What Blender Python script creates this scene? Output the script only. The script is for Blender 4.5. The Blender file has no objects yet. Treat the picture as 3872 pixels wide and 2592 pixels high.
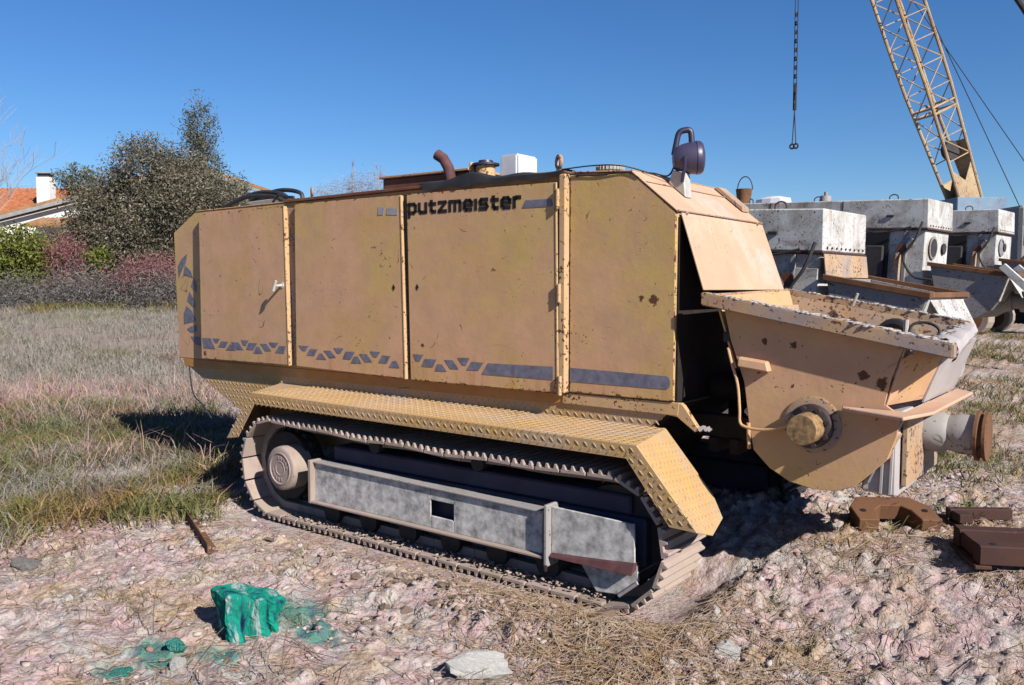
import bpy, bmesh, math, random
import numpy as np
from mathutils import Vector, Matrix
random.seed(7); RNG = np.random.default_rng(11)
sc = bpy.context.scene
col = sc.collection
R = math.radians

# ------------------------------------------------------------------ camera, sky, sun, exposure
CAMX, CAMY, CAMZ, YAW = 2.05, -3.555, 1.6, 37.72
cam = bpy.data.cameras.new('camera'); camo = bpy.data.objects.new('camera', cam); col.objects.link(camo)
camo.location = (CAMX, CAMY, CAMZ); camo.rotation_euler = (R(90 - 3.646), 0, R(YAW))
cam.sensor_width = 36; cam.lens = 29.91; cam.clip_end = 3000; cam.clip_start = 0.05
sc.camera = camo
SUN = Vector((0.805, -0.222, 0.55)).normalized()
wd = bpy.data.worlds.new('World'); sc.world = wd; wd.use_nodes = True
wn = wd.node_tree; bg = wn.nodes['Background']
sk = wn.nodes.new('ShaderNodeTexSky'); sk.sky_type = 'NISHITA'; sk.sun_disc = False
sk.sun_elevation = math.asin(SUN.z); sk.sun_rotation = math.atan2(SUN.x, SUN.y)
sk.altitude = 900; sk.air_density = 1.15; sk.dust_density = 0.0; sk.ozone_density = 7.0
hs = wn.nodes.new('ShaderNodeHueSaturation'); hs.inputs['Saturation'].default_value = 1.15; hs.inputs['Hue'].default_value = 0.506
wn.links.new(sk.outputs[0], hs.inputs['Color']); wn.links.new(hs.outputs[0], bg.inputs[0]); bg.inputs[1].default_value = 0.056
sl = bpy.data.lights.new('sun', 'SUN'); sl.energy = 5.0; sl.angle = R(0.5); sl.color = (1.0, 0.95, 0.87)
so = bpy.data.objects.new('sun', sl); col.objects.link(so)
so.rotation_euler = SUN.to_track_quat('Z', 'Y').to_euler(); so.location = (6, -6, 12)
sc.view_settings.view_transform = 'Standard'; sc.view_settings.look = 'None'
sc.view_settings.exposure = 1.0; sc.view_settings.gamma = 1.0; sc.view_settings.use_curve_mapping = False

CY, SY = math.cos(R(YAW)), math.sin(R(YAW))
def fx(X, F): return (CAMX + CY * X - SY * F, CAMY + SY * X + CY * F)     # metres right of / ahead of the viewpoint -> ground x, y
def ss(t): t = np.clip(t, 0, 1); return t * t * (3 - 2 * t)

# ------------------------------------------------------------------ noise, terrain height
def _h(ix, iy, s):
    n = (ix.astype(np.int64) * 374761393 + iy.astype(np.int64) * 668265263 + s * 974634777) & 0xffffffff
    n = ((n ^ (n >> 13)) * 1274126177) & 0xffffffff
    return ((n ^ (n >> 16)) & 0xffff) / 65535.0
def vnoise(x, y, s=0):
    x = np.asarray(x, float); y = np.asarray(y, float)
    ix = np.floor(x); iy = np.floor(y); a = x - ix; b = y - iy
    a = a * a * (3 - 2 * a); b = b * b * (3 - 2 * b)
    return (_h(ix, iy, s) * (1 - a) + _h(ix + 1, iy, s) * a) * (1 - b) + (_h(ix, iy + 1, s) * (1 - a) + _h(ix + 1, iy + 1, s) * a) * b
def fbm(x, y, s=0, o=4):
    r = 0; am = .5
    for k in range(o):
        r = r + am * vnoise(x * 2 ** k, y * 2 ** k, s + k); am *= .5
    return r
def hgt(x, y, fine=True):
    x = np.asarray(x, float); y = np.asarray(y, float)
    dx = x - CAMX; dy = y - CAMY
    X = CY * dx + SY * dy; F = -SY * dx + CY * dy
    rt = ss((X - 1) / 3)
    z = .55 * ss((F - 6.5) / 10) * rt + .25 * ss((y - .05) / 1.35) * ss((x + 2.6) / 1.6) + 1.0 * ss((F - 9) / 24) * (1 - rt)
    near = 1 - ss((F - 25) / 30)
    z = z + (fbm(x * .7, y * .7, 3, 3) - .44) * .10 * near
    under = ss((.35 - np.maximum(np.maximum(-3.0 - x, x - .1), np.maximum(-.0 - y, y - .45))) / .35)
    if fine:
        rough = .35 + .9 * ss((fbm(x * .9, y * .9, 21, 2) - .3) / .3)
        z = z + ((fbm(x * 3.5, y * 3.5, 5, 3) - .44) * .055 + (fbm(x * 14, y * 14, 9, 3) - .44) * .028 * rough) * near * (1 - .7 * under)
        l1 = vnoise(x * 19, y * 19, 71); l2 = vnoise(x * 37, y * 37, 73)
        z = z + (np.maximum(0, l1 - .55) * .11 + np.maximum(0, l2 - .52) * .060) * near * (1 - .8 * under) * (.35 + rough * .8)
    # heap of turned earth in front of the near track
    m = np.exp(-((x + .35) / .75) ** 2 - ((y + .32) / .24) ** 2)
    z = z + m * .05
    m2 = np.exp(-((x - .42) / .28) ** 2 - ((y - .25) / .3) ** 2); z = z + m2 * .06
    lvl = -.012
    return z * (1 - under) + under * np.minimum(lvl, lvl + 0 * z)
def hz(x, y): return float(hgt(np.array([x]), np.array([y]))[0])

# ------------------------------------------------------------------ node helpers
def newmat(name, rough=.8, spec=.3):
    m = bpy.data.materials.new(name); m.use_nodes = True
    b = m.node_tree.nodes['Principled BSDF']; b.inputs['Roughness'].default_value = rough
    b.inputs['Specular IOR Level'].default_value = spec
    return m, m.node_tree, b
def nd(nt, t, ins=None, **pr):
    n = nt.nodes.new(t)
    for k, v in pr.items(): setattr(n, k, v)
    for k, v in (ins or {}).items():
        if isinstance(v, bpy.types.NodeSocket): nt.links.new(v, n.inputs[k])
        else: n.inputs[k].default_value = v
    return n
def c4(c): return (c[0], c[1], c[2], 1)
def mixc(nt, f, a, b, bt='MIX'):
    n = nt.nodes.new('ShaderNodeMix'); n.data_type = 'RGBA'; n.blend_type = bt
    for i, v in ((0, f), (6, a), (7, b)):
        if isinstance(v, bpy.types.NodeSocket): nt.links.new(v, n.inputs[i])
        else: n.inputs[i].default_value = v if i == 0 else c4(v)
    return n.outputs[2]
def mth(nt, op, a, b=0.0, clamp=False):
    n = nt.nodes.new('ShaderNodeMath'); n.operation = op; n.use_clamp = clamp
    for i, v in ((0, a), (1, b)):
        if isinstance(v, bpy.types.NodeSocket): nt.links.new(v, n.inputs[i])
        else: n.inputs[i].default_value = v
    return n.outputs[0]
def stp(nt, v, lo, hi):
    n = nd(nt, 'ShaderNodeMapRange', {0: v, 1: lo, 2: hi, 3: 0.0, 4: 1.0}); return n.outputs[0]
def coords(nt, scale=(1, 1, 1), rnd=False, rot=(0, 0, 0)):
    tc = nd(nt, 'ShaderNodeTexCoord').outputs['Object']
    if rnd:
        oi = nd(nt, 'ShaderNodeObjectInfo').outputs['Random']
        off = nd(nt, 'ShaderNodeCombineXYZ', {0: mth(nt, 'MULTIPLY', oi, 37.0), 1: mth(nt, 'MULTIPLY', oi, 91.0), 2: mth(nt, 'MULTIPLY', oi, 13.0)}).outputs[0]
        tc = nd(nt, 'ShaderNodeVectorMath', {0: tc, 1: off}).outputs[0]
    if scale != (1, 1, 1) or rot != (0, 0, 0):
        tc = nd(nt, 'ShaderNodeMapping', {0: tc, 2: rot, 3: scale}).outputs[0]
    return tc
def noi(nt, vec, s, d=3.0, r=.55, dist=0.0):
    return nd(nt, 'ShaderNodeTexNoise', {'Vector': vec, 'Scale': s, 'Detail': d, 'Roughness': r, 'Distortion': dist}).outputs['Fac']
def ramp(nt, f, stops):
    n = nt.nodes.new('ShaderNodeValToRGB'); e = n.color_ramp.elements
    while len(e) < len(stops): e.new(.5)
    for k, (p, c) in enumerate(stops): e[k].position = p; e[k].color = c4(c)
    nt.links.new(f, n.inputs[0]); return n.outputs[0]
def bump(nt, b, h, s=.3, d=.01):
    n = nd(nt, 'ShaderNodeBump', {'Height': h, 'Strength': s, 'Distance': d}); nt.links.new(n.outputs[0], b.inputs['Normal'])
KA = .84
def setc(nt, b, c):
    if isinstance(c, bpy.types.NodeSocket): nt.links.new(mixc(nt, 1.0, c, (KA, KA, KA), 'MULTIPLY'), b.inputs['Base Color'])
    else: b.inputs['Base Color'].default_value = c4(c)
M = {}
def paint(name, ca, cb, rustc=(.09, .038, .018), chips=.69, scr=.006, dirt=(.30, .24, .17), dirtamt=.25, rough=.6, rnd=False, streak=0.0, spots_=(), edge=False, dlo=.50):
    m, nt, b = newmat(name, rough, .25); v = coords(nt, rnd=rnd)
    fv = noi(nt, v, 1.1, 4, .6)
    if edge: fv = mth(nt, 'ADD', fv, mth(nt, 'MULTIPLY', nd(nt, 'ShaderNodeSeparateXYZ', {0: v}).outputs[0], .055))
    c = mixc(nt, stp(nt, fv, .42, .60), ca, cb)
    c = mixc(nt, stp(nt, noi(nt, v, 7, 4, .6), .35, .8), c, [k * .82 for k in ca])
    c = mixc(nt, mth(nt, 'MULTIPLY', stp(nt, noi(nt, v, 2.7, 6, .72, .6), dlo, dlo + .2), dirtamt), c, dirt)
    if streak:
        vs = coords(nt, (9, 9, .7), rnd)
        c = mixc(nt, mth(nt, 'MULTIPLY', stp(nt, noi(nt, vs, 1.6, 5, .65), .55, .78), streak), c, (.30, .12, .045))
    # chips: small specks, clustered
    n1 = noi(nt, v, 46, 3, .6); n2 = noi(nt, v, 4.2, 3, .6)
    ch = stp(nt, mth(nt, 'ADD', n1, mth(nt, 'MULTIPLY', mth(nt, 'SUBTRACT', n2, .5), .45)), chips, chips + .02)
    # hairline scratches
    a1 = mth(nt, 'ABSOLUTE', mth(nt, 'SUBTRACT', noi(nt, v, 3.4, 1.5, .4, .9), .5))
    ln = mth(nt, 'MULTIPLY', stp(nt, a1, scr, scr * .35), stp(nt, noi(nt, v, 5.3, 2, .5), .60, .64))
    wear = mth(nt, 'MAXIMUM', ch, mth(nt, 'MULTIPLY', ln, .8))
    if edge:
        gn = nd(nt, 'ShaderNodeSeparateXYZ', {0: nd(nt, 'ShaderNodeTexCoord').outputs['Generated']})
        ex = mth(nt, 'MINIMUM', gn.outputs[0], mth(nt, 'SUBTRACT', 1.0, gn.outputs[0])); ez = mth(nt, 'MINIMUM', gn.outputs[2], mth(nt, 'SUBTRACT', 1.0, gn.outputs[2]))
        ed = mth(nt, 'MINIMUM', ex, ez)
        wear = mth(nt, 'MAXIMUM', wear, stp(nt, mth(nt, 'ADD', ed, mth(nt, 'MULTIPLY', mth(nt, 'SUBTRACT', noi(nt, v, 26, 5, .7), .5), .11)), .004, -.002))
        vs2 = coords(nt, (14, 14, .8)); run = mth(nt, 'MULTIPLY', stp(nt, noi(nt, vs2, 1.5, 4, .6), .50, .70), mth(nt, 'MAXIMUM', stp(nt, gn.outputs[2], .22, .02), mth(nt, 'MULTIPLY', stp(nt, gn.outputs[2], .80, .99), .7)))
        c = mixc(nt, mth(nt, 'MULTIPLY', run, .55), c, (.36, .15, .045))
        c = mixc(nt, mth(nt, 'MULTIPLY', stp(nt, noi(nt, v, 1.9, 3, .5, .4), .52, .68), .35), c, (.40, .265, .06))
    for bx_, by_, bz_, br_ in spots_:
        d_ = nd(nt, 'ShaderNodeVectorMath', {0: v, 1: (bx_, by_, bz_)}, operation='DISTANCE').outputs['Value']
        wear = mth(nt, 'MAXIMUM', wear, stp(nt, mth(nt, 'ADD', d_, mth(nt, 'MULTIPLY', mth(nt, 'SUBTRACT', noi(nt, v, 34, 4, .7), .5), br_ * 3.2)), br_, br_ * .8))
    setc(nt, b, mixc(nt, wear, c, rustc))
    h = mth(nt, 'SUBTRACT', noi(nt, v, 30, 4, .6), mth(nt, 'MULTIPLY', wear, .6))
    h = mth(nt, 'ADD', h, mth(nt, 'MULTIPLY', noi(nt, v, 2.0, 2, .5), 2.0))
    if edge: h = mth(nt, 'ADD', h, mth(nt, 'MULTIPLY', noi(nt, v, 2.4, 1, .5), 2.5))
    bump(nt, b, h, .20 if edge else .22, .006); M[name] = m; return m
paint('tan', (.505, .295, .175), (.455, .31, .108), spots_=((1.376, -.5, 1.541, .03), (1.30, -.5, 1.545, .02), (2.53, -.49, 1.17, .03), (2.45, -.49, 1.20, .025), (1.98, -.49, 1.34, .018), (2.12, -.49, 1.33, .016), (-.28, -.56, 1.23, .016), (-2.75, -.56, 1.06, .018)))
paint('tan_panel', (.505, .295, .175), (.455, .31, .108), edge=True, chips=.715, spots_=((1.376, -.5, 1.541, .03), (1.30, -.5, 1.545, .02), (2.53, -.49, 1.17, .03), (2.45, -.49, 1.20, .025), (1.98, -.49, 1.34, .018), (2.12, -.49, 1.33, .016), (-.28, -.56, 1.23, .016), (-2.75, -.56, 1.06, .018)))
paint('tan_pale', (.50, .315, .215), (.46, .29, .195), dirt=(.50, .44, .43), dirtamt=.5, chips=.74)  # slightly paler, greyer tan for hood, flap and step plate
paint('tan_edge', (.48, .31, .17), (.45, .29, .14), chips=.61, dirtamt=.3)
paint('tan_tread', (.44, .29, .165), (.42, .265, .10), chips=.74, dirt=(.33, .28, .255), dirtamt=.7)
paint('tan_rust', (.40, .28, .18), (.36, .19, .085), chips=.60, dirt=(.25, .205, .20), dirtamt=1.0, dlo=.45, streak=.3, rustc=(.10, .05, .035))
paint('orange_sill', (.40, .19, .06), (.46, .24, .09), chips=.70)
paint('red_brown', (.12, .045, .03), (.16, .07, .035), chips=.70, dirt=(.2, .15, .12))
paint('white_paint', (.52, .52, .51), (.42, .42, .415), chips=.64, dirt=(.22, .19, .17), dirtamt=.9, dlo=.46, streak=.8, rustc=(.10, .045, .025), rnd=True)
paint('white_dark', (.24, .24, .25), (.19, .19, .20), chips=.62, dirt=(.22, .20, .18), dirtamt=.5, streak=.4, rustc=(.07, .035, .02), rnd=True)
paint('dust_grey', (.32, .30, .29), (.25, .23, .23), chips=.66, dirt=(.38, .31, .30), dirtamt=.5, rustc=(.10, .08, .07))
paint('rust', (.13, .06, .03), (.18, .09, .045), chips=.66, dirt=(.12, .05, .03), dirtamt=.6, rustc=(.05, .02, .012), rnd=True, rough=.85)
paint('rust_dark', (.05, .022, .018), (.075, .032, .024), chips=.70, dirt=(.05, .025, .02), dirtamt=.6, rnd=True, rough=.8)
paint('crane_yellow', (.40, .30, .18), (.28, .18, .11), chips=.60, rnd=True)
paint('concrete_dust', (.40, .36, .355), (.32, .29, .295), chips=.72, dirt=(.20, .165, .155), dirtamt=.5, rustc=(.2, .14, .12))
paint('track_dust', (.34, .26, .235), (.29, .235, .18), chips=.70, dirt=(.18, .14, .125), dirtamt=.6, rustc=(.12, .08, .06), rnd=True, rough=.9)
paint('blue_deck', (.16, .24, .34), (.13, .19, .28), chips=.64, rnd=True)
def plain(name, c, rough=.7, spec=.3, var=.25, scale=8, metal=0.0, bmp=.15, rnd=False):
    m, nt, b = newmat(name, rough, spec); v = coords(nt, rnd=rnd)
    setc(nt, b, mixc(nt, stp(nt, noi(nt, v, scale, 5, .6), .3, .7), [k * (1 - var) for k in c], [min(1, k * (1 + var)) for k in c]))
    b.inputs['Metallic'].default_value = metal
    bump(nt, b, noi(nt, v, scale * 4, 4, .6), bmp, .004); M[name] = m; return m
plain('decal', (.125, .122, .165), .55, .3, .3, 22)
plain('decal_grey', (.24, .235, .26), .6, .3, .25, 16)
plain('black_print', (.012, .010, .010), .6)
plain('rubber', (.022, .022, .024), .6, .4, .4)
plain('dark_iron', (.030, .026, .028), .75, .3, .4)
plain('under_shade', (.018, .014, .013), .85, .2, .4)  # near black: shade under the body front put into the colour
plain('frame_grey', (.38, .365, .355), .8, .2, .55, 18)
plain('frame_blue', (.035, .034, .062), .7, .3, .3, 4)
plain('lamp_plastic', (.042, .036, .075), .42, .45, .15, 5)
plain('lamp_dark', (.020, .018, .045), .45, .45, .2)
plain('grey_metal', (.38, .37, .35), .5, .5, .2, 12)
plain('off_white', (.50, .50, .55), .6, .3, .12, 6)
plain('exhaust', (.075, .030, .032), .8, .3, .4, 14)
plain('cable', (.015, .016, .022), .6, .3, .2)
plain('brass', (.20, .125, .06), .7, .3, .6, 40)
plain('grease', (.035, .022, .022), .5, .5, .5, 20)
plain('bark', (.16, .13, .11), .95, .1, .35, 9)
plain('bark_pale', (.27, .245, .25), .9, .1, .2, 7)
plain('roof_tile', (.34, .12, .055), .85, .2, .35, 3, rnd=True)
plain('roof_tile_old', (.28, .155, .08), .9, .2, .4, 3, rnd=True)
plain('wall_white', (.60, .59, .57), .9, .1, .08, 1.2)
plain('mid_grey', (.25, .25, .25), .9, .1, .2, 3)  # plain grey for prop rod, verge boards and chimney cap
plain('blue_sign', (.03, .10, .55), .5, .4, .1)
plain('glass', (.02, .025, .03), .12, .6, .2)
# ground
def ground_mat():
    m, nt, b = newmat('earth', .95, .1); v = coords(nt)
    pink, tan, grey, dk = (.445, .31, .31), (.40, .285, .18), (.405, .375, .355), (.11, .08, .066)
    c = mixc(nt, stp(nt, noi(nt, v, 3.6, 6, .72), .40, .60), pink, grey)
    c = mixc(nt, stp(nt, noi(nt, v, 2.0, 6, .72, .5), .48, .66), c, tan)
    c = mixc(nt, mth(nt, 'MULTIPLY', stp(nt, noi(nt, v, 11, 6, .7), .50, .72), .75), c, dk)
    c = mixc(nt, mth(nt, 'MULTIPLY', stp(nt, noi(nt, v, 60, 4, .7), .53, .68), .75), c, (.11, .085, .07))
    c = mixc(nt, mth(nt, 'MULTIPLY', stp(nt, noi(nt, v, 38, 3, .6), .60, .74), .6), c, (.40, .375, .35))
    # green paint sprayed onto the soil round the block
    geo = nd(nt, 'ShaderNodeTexCoord').outputs['Object']
    def blob(x, y, sx, sy, rot=0):
        d = nd(nt, 'ShaderNodeVectorMath', {0: geo, 1: (x, y, 0)}, operation='SUBTRACT').outputs[0]
        d = nd(nt, 'ShaderNodeMapping', {0: d, 2: (0, 0, rot), 3: (1 / sx, 1 / sy, 0)}).outputs[0]
        return nd(nt, 'ShaderNodeVectorMath', {0: d}, operation='LENGTH').outputs['Value']
    n = noi(nt, v, 14, 5, .7)
    g = None
    for a in ((-1.28, -1.02, .26, .24), (-.98, -1.10, .22, .13), (-1.36, -1.66, .20, .12), (-1.33, -1.86, .15, .07), (-1.12, -1.50, .16, .10)):
        t = stp(nt, mth(nt, 'ADD', blob(*a), mth(nt, 'MULTIPLY', mth(nt, 'SUBTRACT', n, .5), 1.8)), 1.0, .45)
        g = t if g is None else mth(nt, 'MAXIMUM', g, t)
    gc = mixc(nt, stp(nt, noi(nt, v, 22, 3), .45, .6), (.012, .19, .14), (.015, .11, .14))
    c = mixc(nt, mth(nt, 'MULTIPLY', g, .8), c, gc)
    # field soil further off is browner and duller
    sx = nd(nt, 'ShaderNodeSeparateXYZ', {0: geo})
    F = mth(nt, 'ADD', mth(nt, 'MULTIPLY', sx.outputs[0], -SY), mth(nt, 'MULTIPLY', sx.outputs[1], CY))
    c = mixc(nt, mth(nt, 'MULTIPLY', stp(nt, F, 6.0, 12.0), .6), c, (.18, .155, .12))
    setc(nt, b, c)
    vd = nd(nt, 'ShaderNodeVectorMath', {0: v, 1: nd(nt, 'ShaderNodeVectorMath', {0: nd(nt, 'ShaderNodeTexNoise', {'Vector': v, 'Scale': 30.0}).outputs['Color'], 1: (.03, .03, .03)}, operation='MULTIPLY').outputs[0]}).outputs[0]
    v1 = nd(nt, 'ShaderNodeTexVoronoi', {'Vector': vd, 'Scale': 42.0}).outputs['Distance']; v2 = nd(nt, 'ShaderNodeTexVoronoi', {'Vector': vd, 'Scale': 110.0}).outputs['Distance']
    h = mth(nt, 'ADD', mth(nt, 'MULTIPLY', noi(nt, v, 20, 6, .7), .8), mth(nt, 'ADD', mth(nt, 'MULTIPLY', v1, -.35), mth(nt, 'MULTIPLY', noi(nt, v, 140, 4, .7), .35)))
    bump(nt, b, h, .9, .022); M['earth'] = m
ground_mat()
def island(name, stops, rough=.9, trans=0.0, spec=.1, patch=None):
    m, nt, b = newmat(name, rough, spec)
    r = nd(nt, 'ShaderNodeNewGeometry').outputs['Random Per Island']
    c = ramp(nt, r, stops)
    if patch:
        v = coords(nt)
        c = mixc(nt, stp(nt, noi(nt, v, patch[0], 4, .6), .50, .62), c, patch[1], 'MULTIPLY'); c = mixc(nt, stp(nt, noi(nt, v, patch[0] * .7, 4, .6, .7), .54, .66), c, patch[2], 'MULTIPLY')
    setc(nt, b, c); M[name] = m
    if trans:
        t = nd(nt, 'ShaderNodeBsdfTranslucent'); nt.links.new(b.inputs['Base Color'].links[0].from_socket, t.inputs[0])
        x = nd(nt, 'ShaderNodeMixShader', {0: trans, 1: b.outputs[0], 2: t.outputs[0]})
        nt.links.new(x.outputs[0], nt.nodes['Material Output'].inputs[0])
island('dry_grass', [(0, (0.158, 0.145, 0.125)), (.45, (0.264, 0.247, 0.218)), (.75, (0.31, 0.284, 0.238)), (1, (0.218, 0.165, 0.152))], trans=.2, patch=(.35, (.72, .80, .52), (.85, .60, .58)))
island('green_grass', [(0, (0.084, 0.105, 0.0315)), (.5, (0.14, 0.154, 0.0525)), (.8, (0.21, 0.182, 0.084)), (1, (0.294, 0.231, 0.133))], trans=.25, patch=(.9, (1.25, 1.0, .9), (1.35, .85, 1.0)))
island('straw', [(0, (0.182, 0.112, 0.063)), (.35, (0.294, 0.196, 0.105)), (.7, (0.308, 0.224, 0.189)), (1, (0.392, 0.322, 0.231))], trans=.1)
island('mauve_weed', [(0, (.20, .12, .12)), (.5, (.32, .20, .20)), (.8, (.34, .24, .15)), (1, (.42, .33, .30))])
island('pale_twig', [(0, (.20, .19, .22)), (1, (.34, .32, .36))])
island('twig', [(0, (0.08, 0.052, 0.048)), (.6, (0.16, 0.104, 0.096)), (1, (0.224, 0.176, 0.152))])
island('bramble', [(0, (0.118, 0.0539, 0.0604)), (.5, (0.218, 0.0886, 0.0966)), (1, (0.3, 0.146, 0.145))], trans=.15)
island('grey_leaf', [(0, (0.0566, 0.0522, 0.0353)), (.5, (0.121, 0.11, 0.0769)), (.85, (0.194, 0.174, 0.128)), (1, (0.307, 0.269, 0.218))], trans=.2)
island('olive_leaf', [(0, (0.0485, 0.0518, 0.0299)), (.6, (0.113, 0.114, 0.0731)), (1, (0.219, 0.207, 0.152))], trans=.2)
island('green_leaf', [(0, (0.051, 0.0638, 0.015)), (.5, (0.128, 0.145, 0.0299)), (1, (0.221, 0.225, 0.0561))], trans=.25)
island('scrub', [(0, (0.0544, 0.051, 0.051)), (.5, (0.122, 0.112, 0.105)), (1, (0.218, 0.197, 0.184))], trans=.1)
island('clod', [(0, (0.204, 0.143, 0.102)), (.5, (0.286, 0.211, 0.17)), (1, (0.34, 0.279, 0.258))])
island('soil_lump', [(0, (.19, .125, .10)), (.4, (.30, .20, .195)), (.75, (.35, .28, .255)), (1, (.41, .38, .355))])
island('pebble', [(0, (0.211, 0.161, 0.136)), (.5, (0.285, 0.223, 0.198)), (.93, (0.322, 0.279, 0.26)), (1, (0.422, 0.409, 0.391))])
def rockmat(name, a, b_, s=9):
    m, nt, b = newmat(name, .92, .15); v = coords(nt, rnd=True)
    c = mixc(nt, stp(nt, noi(nt, v, s, 5, .65), .35, .65), a, b_)
    c = mixc(nt, stp(nt, noi(nt, v, s * 5, 4, .7), .58, .7), c, [k * .45 for k in a]); setc(nt, b, c)
    bump(nt, b, noi(nt, v, s * 3, 6, .7), .9, .02); M[name] = m
rockmat('stone_pale', (.66, .635, .60), (.50, .48, .455)); rockmat('clay', (.31, .22, .155), (.27, .195, .175)); rockmat('stone_grey', (.27, .255, .245), (.20, .18, .17))
def greenmat():
    m, nt, b = newmat('green_sprayed', .95, .05); v = coords(nt, (1, 1, .14))
    c = ramp(nt, noi(nt, v, 13, 5, .62, .6), [(.36, (.008, .02, .055)), (.42, (.01, .10, .11)), (.49, (.008, .21, .135)), (.55, (.012, .16, .15)), (.60, (.25, .30, .27)), (.68, (.02, .12, .16))])
    c = mixc(nt, mth(nt, 'MULTIPLY', stp(nt, noi(nt, coords(nt), 45, 5, .7), .54, .74), .55), c, (.015, .06, .075)); setc(nt, b, c)
    bump(nt, b, noi(nt, v, 30, 6, .7), .7, .012); M['green_sprayed'] = m
greenmat()

# ------------------------------------------------------------------ mesh builder
class MB:
    def __init__(s): s.v = []; s.f = []
    def add(s, vs, fs):
        o = len(s.v); s.v += [tuple(map(float, p)) for p in vs]; s.f += [tuple(i + o for i in f) for f in fs]; return s
    def box(s, x0, x1, y0, y1, z0, z1):
        return s.add([(x, y, z) for z in (z0, z1) for x, y in ((x0, y0), (x1, y0), (x1, y1), (x0, y1))],
                     [(3, 2, 1, 0), (4, 5, 6, 7), (0, 1, 5, 4), (1, 2, 6, 5), (2, 3, 7, 6), (3, 0, 4, 7)])
    def hexa(s, a, b): # two quads of four points each
        return s.add(list(a) + list(b), [(3, 2, 1, 0), (4, 5, 6, 7), (0, 1, 5, 4), (1, 2, 6, 5), (2, 3, 7, 6), (3, 0, 4, 7)])
    def prism(s, pts, ax, a0, a1):
        def P(p, a): return (p[0], a, p[1]) if ax == 'y' else ((a, p[0], p[1]) if ax == 'x' else (p[0], p[1], a))
        n = len(pts)
        return s.add([P(p, a0) for p in pts] + [P(p, a1) for p in pts],
                     [tuple(range(n))[::-1], tuple(range(n, 2 * n))] + [(i, (i + 1) % n, (i + 1) % n + n, i + n) for i in range(n)])
    def plate(s, pts, t):
        pts = [Vector(p) for p in pts]; n = len(pts)
        nn = Vector((0, 0, 0))
        for i in range(n): nn += pts[i].cross(pts[(i + 1) % n])
        nn = nn.normalized() * t
        return s.add(pts + [p - nn for p in pts], [tuple(range(n)), tuple(range(n, 2 * n))[::-1]] + [(i, i + n, (i + 1) % n + n, (i + 1) % n) for i in range(n)])
    def cyl(s, p0, p1, r0, r1=None, n=16):
        r1 = r0 if r1 is None else r1; p0 = Vector(p0); p1 = Vector(p1); d = (p1 - p0).normalized()
        a = d.orthogonal().normalized(); b = d.cross(a)
        A = [(math.cos(2 * math.pi * k / n), math.sin(2 * math.pi * k / n)) for k in range(n)]
        return s.add([p0 + (a * c + b * q) * r0 for c, q in A] + [p1 + (a * c + b * q) * r1 for c, q in A],
                     [tuple(range(n))[::-1], tuple(range(n, 2 * n))] + [(i, (i + 1) % n, (i + 1) % n + n, i + n) for i in range(n)])
    def lathe(s, prof, o, d, n=24, k_=1.0): # prof: (r, h) along d from o
        prof = [(r * k_, h * k_) for r, h in prof]
        o = Vector(o); d = Vector(d).normalized(); a = d.orthogonal().normalized(); b = d.cross(a); vs = []; fs = []
        for r, h in prof:
            for k in range(n):
                t = 2 * math.pi * k / n; vs.append(o + d * h + (a * math.cos(t) + b * math.sin(t)) * r)
        for i in range(len(prof) - 1):
            for k in range(n): fs.append((i * n + k, i * n + (k + 1) % n, (i + 1) * n + (k + 1) % n, (i + 1) * n + k))
        fs.append(tuple(range(n))[::-1]); fs.append(tuple(range((len(prof) - 1) * n, len(prof) * n)))
        return s.add(vs, fs)
    def tube(s, pts, r, n=8, r1=None):
        pts = [Vector(p) for p in pts]; m = len(pts); vs = []; fs = []; a = None
        for i, p in enumerate(pts):
            d = (pts[min(i + 1, m - 1)] - pts[max(i - 1, 0)]).normalized()
            if a is None: a = d.orthogonal().normalized()
            a = (a - d * a.dot(d)).normalized(); b = d.cross(a)
            rr = r if r1 is None else r + (r1 - r) * i / (m - 1)
            for k in range(n):
                t = 2 * math.pi * k / n; vs.append(p + (a * math.cos(t) + b * math.sin(t)) * rr)
        for i in range(m - 1):
            for k in range(n): fs.append((i * n + k, i * n + (k + 1) % n, (i + 1) * n + (k + 1) % n, (i + 1) * n + k))
        fs.append(tuple(range(n))[::-1]); fs.append(tuple(range((m - 1) * n, m * n)))
        return s.add(vs, fs)
    def torus(s, c, d, Rr, r, n=20, m=8):
        c = Vector(c); d = Vector(d).normalized(); a = d.orthogonal().normalized(); b = d.cross(a); vs = []; fs = []
        for i in range(n):
            t = 2 * math.pi * i / n; e = a * math.cos(t) + b * math.sin(t)
            for k in range(m):
                q = 2 * math.pi * k / m; vs.append(c + e * (Rr + r * math.cos(q)) + d * r * math.sin(q))
        for i in range(n):
            for k in range(m): fs.append((i * m + k, ((i + 1) % n) * m + k, ((i + 1) % n) * m + (k + 1) % m, i * m + (k + 1) % m))
        return s.add(vs, fs)
    def mesh(s, name, bev=0.0, seg=1, smooth=False, off=(0, 0, 0)):
        bm = bmesh.new(); o = Vector(off)
        vs = [bm.verts.new(Vector(p) - o) for p in s.v]
        for f in s.f:
            try: bm.faces.new([vs[i] for i in f])
            except ValueError: pass
        bmesh.ops.recalc_face_normals(bm, faces=bm.faces)
        if bev:
            es = [e for e in bm.edges if len(e.link_faces) == 2 and e.calc_face_angle(0) > .5]
            bmesh.ops.bevel(bm, geom=es, offset=bev, segments=seg, affect='EDGES', clamp_overlap=True)
        me = bpy.data.meshes.new(name); bm.to_mesh(me); bm.free()
        if smooth:
            me.polygons.foreach_set('use_smooth', [True] * len(me.polygons))
            try: me.set_sharp_from_angle(angle=R(40))
            except Exception: pass
        return me
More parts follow.
